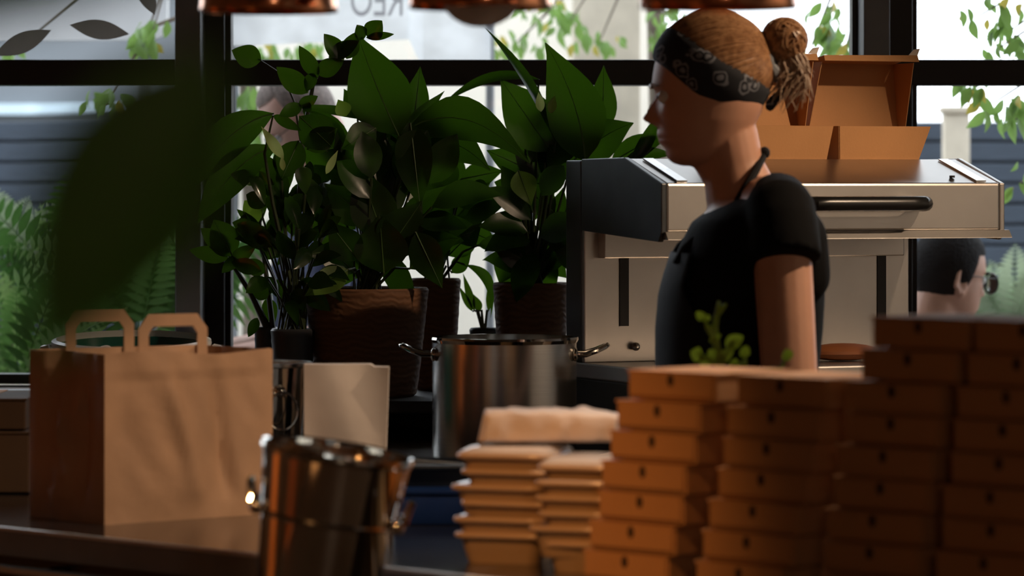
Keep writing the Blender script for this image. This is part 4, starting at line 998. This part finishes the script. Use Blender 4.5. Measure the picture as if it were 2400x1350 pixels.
rings = [ring(BH * j / nv, j / nv) for j in range(nv + 1)] + [ring(BH * j / nv, j / nv, .0015) for j in range(nv, 0, -1)]
n = len(rings[0])
for rg in rings: m.v += rg
for i in range(len(rings) - 1):
    for j in range(n): m.f.append((i * n + j, i * n + (j + 1) % n, (i + 1) * n + (j + 1) % n, (i + 1) * n + j))
m.f.append(tuple(range(n)))
m.build('bag_body', M['kraftbag'], bag, angle=50)
for bb, nmn in ((.004, 'front'), (BD - .004, 'back')):
    hh = .0565; wv_ = .018; m = MB(); t = .0018
    a0, a1 = .062, .184
    out = [(a0, -.05), (a0, hh * .62), (a0 + .018, hh), (a1 - .018, hh), (a1, hh * .62), (a1, -.05)]
    inn = [(a0 + wv_, -.05), (a0 + wv_, hh * .50), (a0 + .026, hh - .018), (a1 - .026, hh - .018), (a1 - wv_, hh * .50), (a1 - wv_, -.05)]
    for i in range(5):
        qs = [out[i], out[i + 1], inn[i + 1], inn[i]]
        m.poly([bp(a, bb, BH + h) for a, h in qs], [bp(a, bb + t, BH + h) for a, h in qs])
    m.build('handle', M['kraftbag'], bag, smooth=False)
# green tub
DT = 6.78; tc_ = P(310, 801, DT); tz = tc_.z
tub = thing('enamel_tub', 'green enamel tub with white rim behind the paper bag', 'tub', (tc_.x, DT, ZB))
rt = 186 / F * DT; tilt = Matrix.Rotation(R(4.2), 3, 'X')
hT = tz - ZB - .012
MB().lathe([(.001, 0), (rt * .72, 0), (rt * .76, .01), (rt * .97, hT - .004), (rt * .95, hT - .006), (rt * .73, .016), (.001, .013)], (tc_.x, DT, ZB + .012), 48, tilt).build('bowl', M['enamel'], tub)
MB().lathe([(rt, hT + .004), (rt - .008, hT + .007), (rt * .955, hT), (rt * .965, hT - .006), (rt * .99, hT - .008), (rt + .001, hT - .002)], (tc_.x, DT, ZB + .012), 56, tilt, closed=True).build('rim', M['enamelrim'], tub)
for s in (-1, 1):
    c = Vector((tc_.x, DT, ZB + .012)) + tilt @ Vector((s * (rt + .003), 0, hT - .008))
    hd = MB().tube([c + Vector((0, -.018, 0)), c + Vector((s * .012, -.016, -.002)), c + Vector((s * .014, 0, -.003)), c + Vector((s * .012, .016, -.002)), c + Vector((0, .018, 0))], .005, 8).build('handle', M['enamelrim'], tub)
lv = MB().leaf(P(222, 802, DT + .02), P(268, 806, DT - .03), 24 / F * DT, Vector((0, -.4, 1)), (0, 0, .004)).build('dry_leaf', M['napkin'], recalc=False)
lv.modifiers.new('thick', 'SOLIDIFY').thickness = .001
tag(lv, 'curled dry beige leaf lying in the green tub', 'leaf'); lv.location.z -= .012
# cardboard boxes left
def carton(px0, px1, py0, py1, d, dep, label):
    x0, x1 = px2x(px0, d), px2x(px1, d); z0, z1 = py0, py1
    t = thing('cardboard_box', label, 'box', ((x0 + x1) / 2, d + dep / 2, z0), 'cartons at the left')
    MB().box(((x0 + x1) / 2, d + dep / 2, (z0 + z1) / 2), (x1 - x0, dep, z1 - z0 - .004)).build('carton', M['cardboard'], t, smooth=False, bevel=.003)
    MB().box(((x0 + x1) / 2, d + dep / 2, z1 - .001), (x1 - x0 + .004, dep + .004, .003)).build('flap', M['cardboard'], t, smooth=False)
    MB().box(((x0 + x1) / 2, d + dep / 2 - .001, z1 + .001), (.05, dep + .005, .001)).build('tape', M['kraft'], t, smooth=False)
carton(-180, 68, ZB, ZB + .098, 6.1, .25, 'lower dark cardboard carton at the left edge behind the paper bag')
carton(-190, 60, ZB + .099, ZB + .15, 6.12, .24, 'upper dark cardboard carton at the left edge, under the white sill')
# black champagne bucket
DBk = 6.15; cb = Vector((px2x(618, DBk), DBk, ZB)); hB = py2z(848, DBk) - ZB; rB = 112 / F * DBk
bk = thing('champagne_bucket', 'dark polished champagne bucket with ring handle behind the bag', 'bucket', cb)
MB().lathe([(.001, 0), (rB * .66, 0), (rB * .70, .006), (rB * .93, hB - .01), (rB * .95, hB - .004), (rB * .92, hB - .004), (rB * .68, .012), (.001, .01)], cb, 48).build('bowl', M['mirror'], bk)
MB().lathe([(rB * .93, hB - .008), (rB * 1.0, hB - .006), (rB * 1.01, hB), (rB * .93, hB)], cb, 48, closed=True).build('rim', M['steel'], bk)
for s in (-1, 1):
    a = R(-65) if s > 0 else R(115)
    dv = Vector((math.cos(a), math.sin(a), 0)); kc = cb + dv * (rB * .86 + .006) + Z * (hB - .045)
    kn = MB().ell(kc, (.010,) * 3, 12).build('knob', M['mirror'], bk)
    sd = Vector((-dv.y, dv.x, 0)); rc = kc - Z * .030 + dv * .008
    MB().tube([rc + sd * .026 * math.cos(t) + Z * .030 * math.sin(t) for t in [j * 2 * math.pi / 28 for j in range(29)]], .0022, 8).build('ring', M['mirror'], kn)
# white paper sleeve standing
DPp = 5.85; x0, x1 = px2x(711, DPp), px2x(911, DPp); zt_ = py2z(855, DPp)
def sheet(u, v):
    lean = -.012 * (1 - v); x = x0 + (x1 - x0) * u + lean * u * .6 ; return Vector((x, DPp + .010 * math.sin(u * 2.5) + .006 * math.sin(u * 6 + v * 3) + .012 * (1 - u), ZB + (zt_ - ZB) * v - (.004 if u > .82 and v > .97 else 0)))
m = MB(); m.grid(sheet, 24, 24); nvv = len(m.v); m.v += [p + Vector((0, .032, 0)) for p in m.v[:nvv]]; nf = len(m.f); m.f += [tuple(i + nvv for i in f[::-1]) for f in m.f[:nf]]
g = 24
edge = [i * g for i in range(g)] + [(g - 1) * g + j for j in range(1, g)] + [i * g + g - 1 for i in range(g - 2, -1, -1)] + [j for j in range(g - 2, 0, -1)]
for a, b in zip(edge, edge[1:] + edge[:1]): m.f.append((a, b, b + nvv, a + nvv))
sl = thing('paper_sleeve', 'plain off-white paper packet standing upright in front of the woven pot', 'packet', ((x0 + x1) / 2, DPp, ZB))
m.build('packet', M['paper'], sl, angle=50)
# stockpot
DP_ = 6.74; cp = Vector((px2x(1182, DP_), DP_, ZB)); rP = 169 / F * DP_; hP = py2z(789, DP_) - ZB
sp_ = thing('stockpot', 'stainless steel stockpot with two loop handles on the back worktop', 'pot', cp)
MB().lathe([(.001, .0), (rP * .93, 0), (rP * .985, .006), (rP, .018), (rP, hP - .01), (rP - .003, hP - .006), (rP - .004, .02), (rP * .9, .008), (.001, .006)], cp, 72).build('body', M['steel'], sp_)
MB().lathe([(rP - .004, hP - .01), (rP + .001, hP - .01), (rP + .004, hP - .004), (rP + .003, hP), (rP - .004, hP)], cp, 72, closed=True).build('rim', M['mirror'], sp_)
for s in (-1, 1):
    c = cp + Vector((s * rP, 0, hP - .030)); pts = [c + Vector((-s * .004, -.038, 0)), c + Vector((s * .016, -.036, .000)), c + Vector((s * .034, -.026, .006)), c + Vector((s * .050, -.012, .013)), c + Vector((s * .054, 0, .015)), c + Vector((s * .050, .012, .013)), c + Vector((s * .034, .026, .006)), c + Vector((s * .016, .036, 0)), c + Vector((-s * .004, .038, 0))]
    hd = MB().tube(pts, .0048, 10).build('handle', M['mirror'], sp_)
    for yy in (-.038, .038): MB().ell(c + Vector((s * .001 - s * .004, yy, 0)), (.006, .010, .012), 10).build('rivet_plate', M['mirror'], hd)
# leaning steel bucket in front, standing on a low stool
DBu = 4.72; tl = Matrix.Rotation(R(6.5), 3, 'Y') @ Matrix.Rotation(R(3.0), 3, 'X')
tilt_b = Matrix.Rotation(R(8.5), 3, 'Y') @ Matrix.Rotation(R(2.5), 3, 'X')
ctop = P(791, 1056, DBu); rK = 181 / F * DBu; hK = .215
cbt = ctop - tilt_b @ Vector((0, 0, hK))
bu = thing('ice_bucket', 'shiny steel ice bucket leaning to the right in the foreground', 'bucket', cbt)
MB().lathe([(.001, .0), (rK * .72, 0), (rK * .75, .006), (rK * .875, hK * .60), (rK * .886, hK * .62), (rK * .895, hK * .64), (rK * .97, hK - .006), (rK * .945, hK - .006), (rK * .85, hK * .60), (rK * .72, .010), (.001, .008)], cbt, 72, tilt_b).build('bowl', M['mirror'], bu)
MB().lathe([(rK * .945, hK - .008), (rK * .985, hK - .008), (rK * 1.005, hK - .003), (rK * .99, hK + .002), (rK * .945, hK)], cbt, 72, tilt_b, closed=True).build('rim', M['mirror'], bu)
MB().lathe([(rK * .878 + .004 * math.cos(t), hK * .615 + .004 * math.sin(t)) for t in [j * math.pi / 4 for j in range(8)]], cbt, 72, tilt_b, closed=True).build('band', M['mirror'], bu)
for s in (-1, 1):
    lp = [Vector((s * (rK * .90), -.03, hK * .63)), Vector((s * (rK + .000), -.028, hK * .66)), Vector((s * (rK + .005), -.012, hK * .76)), Vector((s * (rK + .005), .012, hK * .76)), Vector((s * (rK + .000), .028, hK * .66)), Vector((s * (rK * .90), .03, hK * .63))]
    hd = MB().tube([cbt + tilt_b @ p for p in lp], .0045, 8).build('handle', M['mirror'], bu)
    for yy in (-.03, .03): MB().ell(cbt + tilt_b @ Vector((s * (rK * .90 + .002), yy, hK * .63)), (.009,) * 3, 10).build('knob', M['mirror'], hd)
# stool under the bucket
zs_ = cbt.z - .022
so = thing('side_table', 'small dark side table under the leaning steel bucket', 'table', (cbt.x, cbt.y, 0))
MB().lathe([(.001, zs_), (.13, zs_), (.132, zs_ - .012), (.128, zs_ - .024), (.001, zs_ - .024)], (cbt.x, cbt.y, 0), 40).build('top', M['black'], so)
MB().tube([(cbt.x, cbt.y, .02), (cbt.x, cbt.y, zs_ - .02)], .02, 12).build('column', M['black'], so)
MB().lathe([(.001, .0), (.14, 0), (.14, .015), (.02, .03), (.001, .03)], (cbt.x, cbt.y, 0), 32).build('foot', M['black'], so)

# kraft containers (two columns) with shiny rims
def tray_mesh(wd, dp, h, rim_only=False, lidm=False):
    def rr_(w_, d_, z, r_=.018, n=5):
        pts = []
        for (cx_, cy_, a0) in ((w_ - r_, d_ - r_, 0), (r_, d_ - r_, 90), (r_, r_, 180), (w_ - r_, r_, 270)):
            for i in range(n + 1): a = R(a0 + 90 * i / n); pts.append(Vector((cx_ + r_ * math.cos(a) - w_ / 2, cy_ + r_ * math.sin(a), z)))
        return pts
    def sh(pl, dx, dy): return [p + Vector((dx, dy, 0)) for p in pl]
    m_ = MB()
    if lidm: L = [rr_(wd + .004, dp + .004, h - .006), rr_(wd + .004, dp + .004, h + .004), sh(rr_(wd - .016, dp - .016, h + .010), 0, .010)]
    elif rim_only: L = [sh(rr_(wd + .000, dp + .000, h - .006), 0, 0), sh(rr_(wd + .008, dp + .008, h - .005), 0, -.004), sh(rr_(wd + .011, dp + .011, h - .0015), 0, -.0055), sh(rr_(wd + .008, dp + .008, h + .002), 0, -.004), rr_(wd, dp, h + .003), sh(rr_(wd - .006, dp - .006, h), 0, .003)]
    else: L = [sh(rr_(wd * .84, dp * .84, 0), 0, dp * .08), sh(rr_(wd * .9, dp * .9, h * .35), 0, dp * .05), rr_(wd, dp, h)]
    for a in L: m_.v += a
    n = len(L[0])
    for i in range(len(L) - 1):
        for j in range(n): m_.f.append((i * n + j, i * n + (j + 1) % n, (i + 1) * n + (j + 1) % n, (i + 1) * n + j))
    if not rim_only: m_.f.append(tuple(range(n)) if not lidm else tuple((len(L) - 1) * n + j for j in range(n)))
    if lidm: pass
    return m_
rz = math.atan2(u_.y, u_.x) + R(26)
def containers(px, d, wd, nrow, z_top, col, seed):
    rnd = random.Random(seed); h = .038; pit = (z_top - .004 - h - ZB) / (nrow - 1)
    body_me = tray_mesh(wd, .13, h).mesh('tray', M['krafttray'], angle=50); rim_me = tray_mesh(wd, .13, h, True).mesh('rim', M['foil'], angle=60); lid_me = tray_mesh(wd, .13, h, False, True).mesh('lid', M['lid'], angle=50)
    for i in range(nrow):
        z = ZB + pit * i
        q = Vector((px2x(px, d) + rnd.uniform(-.006, .006) - .004 * (i % 2), d + rnd.uniform(-.006, .006), z))
        t = thing('takeaway_tray', 'kraft takeaway tray with shiny rim, %s of the %s stack of trays' % (ORD[nrow - 1 - i], col), 'tray', q, 'takeaway trays', rz + rnd.uniform(-.05, .05))
        for nme, me in (('tray', body_me), ('rim', rim_me)) + ((('lid', lid_me),) if i in (nrow - 1,) else ()):
            o = bpy.data.objects.new(nme, me); C.objects.link(o); o.parent = t
containers(1178, 4.98, .118, 6, py2z(1060, 4.98), 'left', 1)
containers(1346, 4.86, .098, 6, py2z(1088, 4.86), 'right', 2)
# folded paper on top of the containers
dN = 5.00; zN = py2z(1060, 4.98) + .009; xN0, xN1 = px2x(1130, dN), px2x(1452, dN)
def pap(u, v):
    a = 2 * math.pi * v; hh = .041 - .012 * max(0, u - .7) * 2; x = xN0 + (xN1 - xN0) * u + .006 * math.sin(a)
    yv = .055 * math.copysign(abs(math.cos(a)) ** .35, math.cos(a)); zz = hh / 2 + hh / 2 * math.copysign(abs(math.sin(a)) ** .3, math.sin(a))
    s = .004 * noise.noise(Vector((u * 6, v * 6, 3))) + .003 * noise.noise(Vector((u * 14, v * 3, 8)))
    ed = 1 if 0 < u < 1 else .8
    return Vector((x, dN + .062 + yv * ed * 1 + s, zN + .001 + max(0, zz + s * (zz > .01))))
m = MB(); m.grid(pap, 30, 28, True); m.f.append(tuple(range(28))); m.f.append(tuple(29 * 28 + j for j in range(28)))
pb_ = thing('folded_paper_bag', 'crumpled beige paper bag lying on the takeaway trays', 'bag', ((xN0 + xN1) / 2, dN + .06, zN))
m.build('bag_body', M['napkin'], pb_, angle=60)
m = MB(); m.grid(lambda u, v: Vector((xN1 - .09 + .1 * u + .004 * math.sin(v * 5), dN + .02 + .07 * v, zN + .030 - .022 * u ** 2 + .004 * math.sin(7 * v + 3 * u))), 10, 10)
fo = m.build('fold', M['napkin'], pb_, angle=60); fo.modifiers.new('thick', 'SOLIDIFY').thickness = .002
# blue box, dark tray, steel rod behind the trays
q = P(1015, 1190, 5.75)
t = thing('blue_box', 'dark blue plastic box on the counter between bucket and trays', 'box', (px2x(1020, 5.55), 5.6, ZB))
MB().box((px2x(1020, 5.55), 5.62, ZB + .022), (.12, .14, .044)).build('tub', M['blue'], t, bevel=.005)
MB().box((px2x(1020, 5.55), 5.62, ZB + .048), (.126, .146, .008)).build('lid', M['blue'], t, bevel=.003)
t = thing('dark_tray', 'shallow black tray lying on the blue plastic box', 'tray', (px2x(1025, 5.6), 5.66, ZB + .052))
m = tray_mesh(.13, .15, .030); t.rotation_euler = (0, 0, .12); t.location.y -= .075
for nme, me in (('tray', m.mesh('tray', M['darkblue'], angle=50)), ('rim', tray_mesh(.13, .15, .030, True).mesh('rim', M['darkblue'], angle=60))):
    o = bpy.data.objects.new(nme, me); C.objects.link(o); o.parent = t
sk = thing('skewer', 'thin pale skewer resting across the black tray', 'skewer', P(1030, 1090, 5.62))
MB().tube([P(965, 1079, 5.60), P(1090, 1089, 5.60)], .0022, 6).build('rod', M['steel'], sk)
MB().tube([P(925, 1076, 5.60), P(966, 1079, 5.60)], .0035, 6).build('grip', M['herb'], sk)

# herb in a pot behind the kraft boxes
DH = 5.22
hb = thing('potted_herb', 'small yellow-green herb sprig rising behind the kraft boxes', 'plant', (px2x(1690, DH), DH, ZB))
MB().lathe([(.001, 0), (.035, 0), (.045, .10), (.040, .10), (.038, .085), (.001, .085)], (px2x(1690, DH), DH, ZB), 28).build('pot', M['potgrey'], hb)
hc = Vector((px2x(1690, DH), DH, ZB + .09))
for pts in ([(1690, 860), (1680, 800), (1660, 770), (1648, 745)], [(1690, 860), (1672, 790), (1680, 740), (1685, 705)], [(1680, 740), (1692, 722), (1703, 712)], [(1690, 860), (1700, 830), (1720, 800), (1730, 795)], [(1700, 860), (1748, 850), (1746, 825)], [(1690, 860), (1660, 840), (1635, 828)], [(1690, 870), (1830, 865), (1845, 830)]):
    pp = [P(a, b, DH) for a, b in pts]
    if pts[0][1] >= 860: pp = [hc] + pp
    MB().tube(pp, [.0045] * (len(pp) - 1) + [.002], 6).build('stem', M['herb'], hb)
for b, t_, wd in (((1652, 750), (1632, 730), 22), ((1655, 752), (1662, 738), 16), ((1645, 835), (1618, 826), 36), ((1700, 812), (1742, 788), 34), ((1735, 820), (1758, 830), 30), ((1680, 850), (1720, 815), 28), ((1665, 862), (1640, 845), 30), ((1690, 850), (1660, 820), 34), ((1710, 850), (1730, 860), 30), ((1848, 845), (1842, 818), 30), ((1662, 800), (1690, 785), 18), ((1675, 760), (1668, 790), 24)):
    add_leaf(hb, b, t_, wd, DH, 0, -.01, 'herb', None, p=.9, q=.7)

# kraft boxes: four leaning columns along the bar
BXW, BXD, BXH = .143, .145, .0379
O1 = P(1465, 1000, 4.75); O1.z = 0
kb_body = MB().fbox(Vector((0, 0, 0)), X, Y, 0, BXW, .0025, BXD, .001, BXH - .002).mesh('base', M['kraft'], smooth=False, bevel=.0025)
m = MB(); m.fbox(Vector((0, 0, 0)), X, Y, -.0015, BXW + .0015, 0, BXD + .001, BXH - .004, BXH - .0006)
kb_top = m.mesh('lid', M['kraft'], smooth=False, bevel=.0012)
kb_flap = MB().fbox(Vector((0, 0, 0)), X, Y, .003, BXW - .003, -.0005, .0028, .006, BXH - .004).mesh('front_flap', M['kraft'], smooth=False, bevel=.001)
prof = [Vector((BXW / 2 + .0052 * math.cos(a), 0, BXH - .0115 + .0075 * math.sin(a))) for a in [i * math.pi / 6 for i in range(12)]]
kb_slot = MB().poly([p + Vector((0, -.0012, 0)) for p in prof], [p + Vector((0, .001, 0)) for p in prof]).mesh('thumb_slot_shade', M['slot'], smooth=False)  # dark plug coloured like the shade inside an open notch
ang = math.atan2(u_.y, u_.x)
COLS = [('leftmost', 7, -.072, .012, 1465, 0.0), ('second', 7, .120, .0105, 1700, 0.0), ('third', 9, .310, .0080, 1950, 0.0), ('rightmost', 9, .487, .0050, 2230, 0.0)]
rnd = random.Random(21)
for name_, rows_, w0, lean, _, _ in COLS:
    for i in range(rows_):
        qv = O1 + u_ * (w0 + lean * i + (.009 * (i - 6) if i > 6 else 0) + rnd.uniform(-.0025, .0025)) + n_ * rnd.uniform(-.004, .004)
        t = thing('kraft_box', 'flat kraft box, %s in the %s column of boxes' % (ORD[rows_ - 1 - i], name_), 'box', (qv.x, qv.y, ZB + BXH * i), 'stacked kraft boxes', ang + rnd.uniform(-.025, .025))
        for nme, me in (('base', kb_body), ('lid', kb_top), ('front_flap', kb_flap), ('thumb_slot_shade', kb_slot)):
            o = bpy.data.objects.new(nme, me); C.objects.link(o); o.parent = t
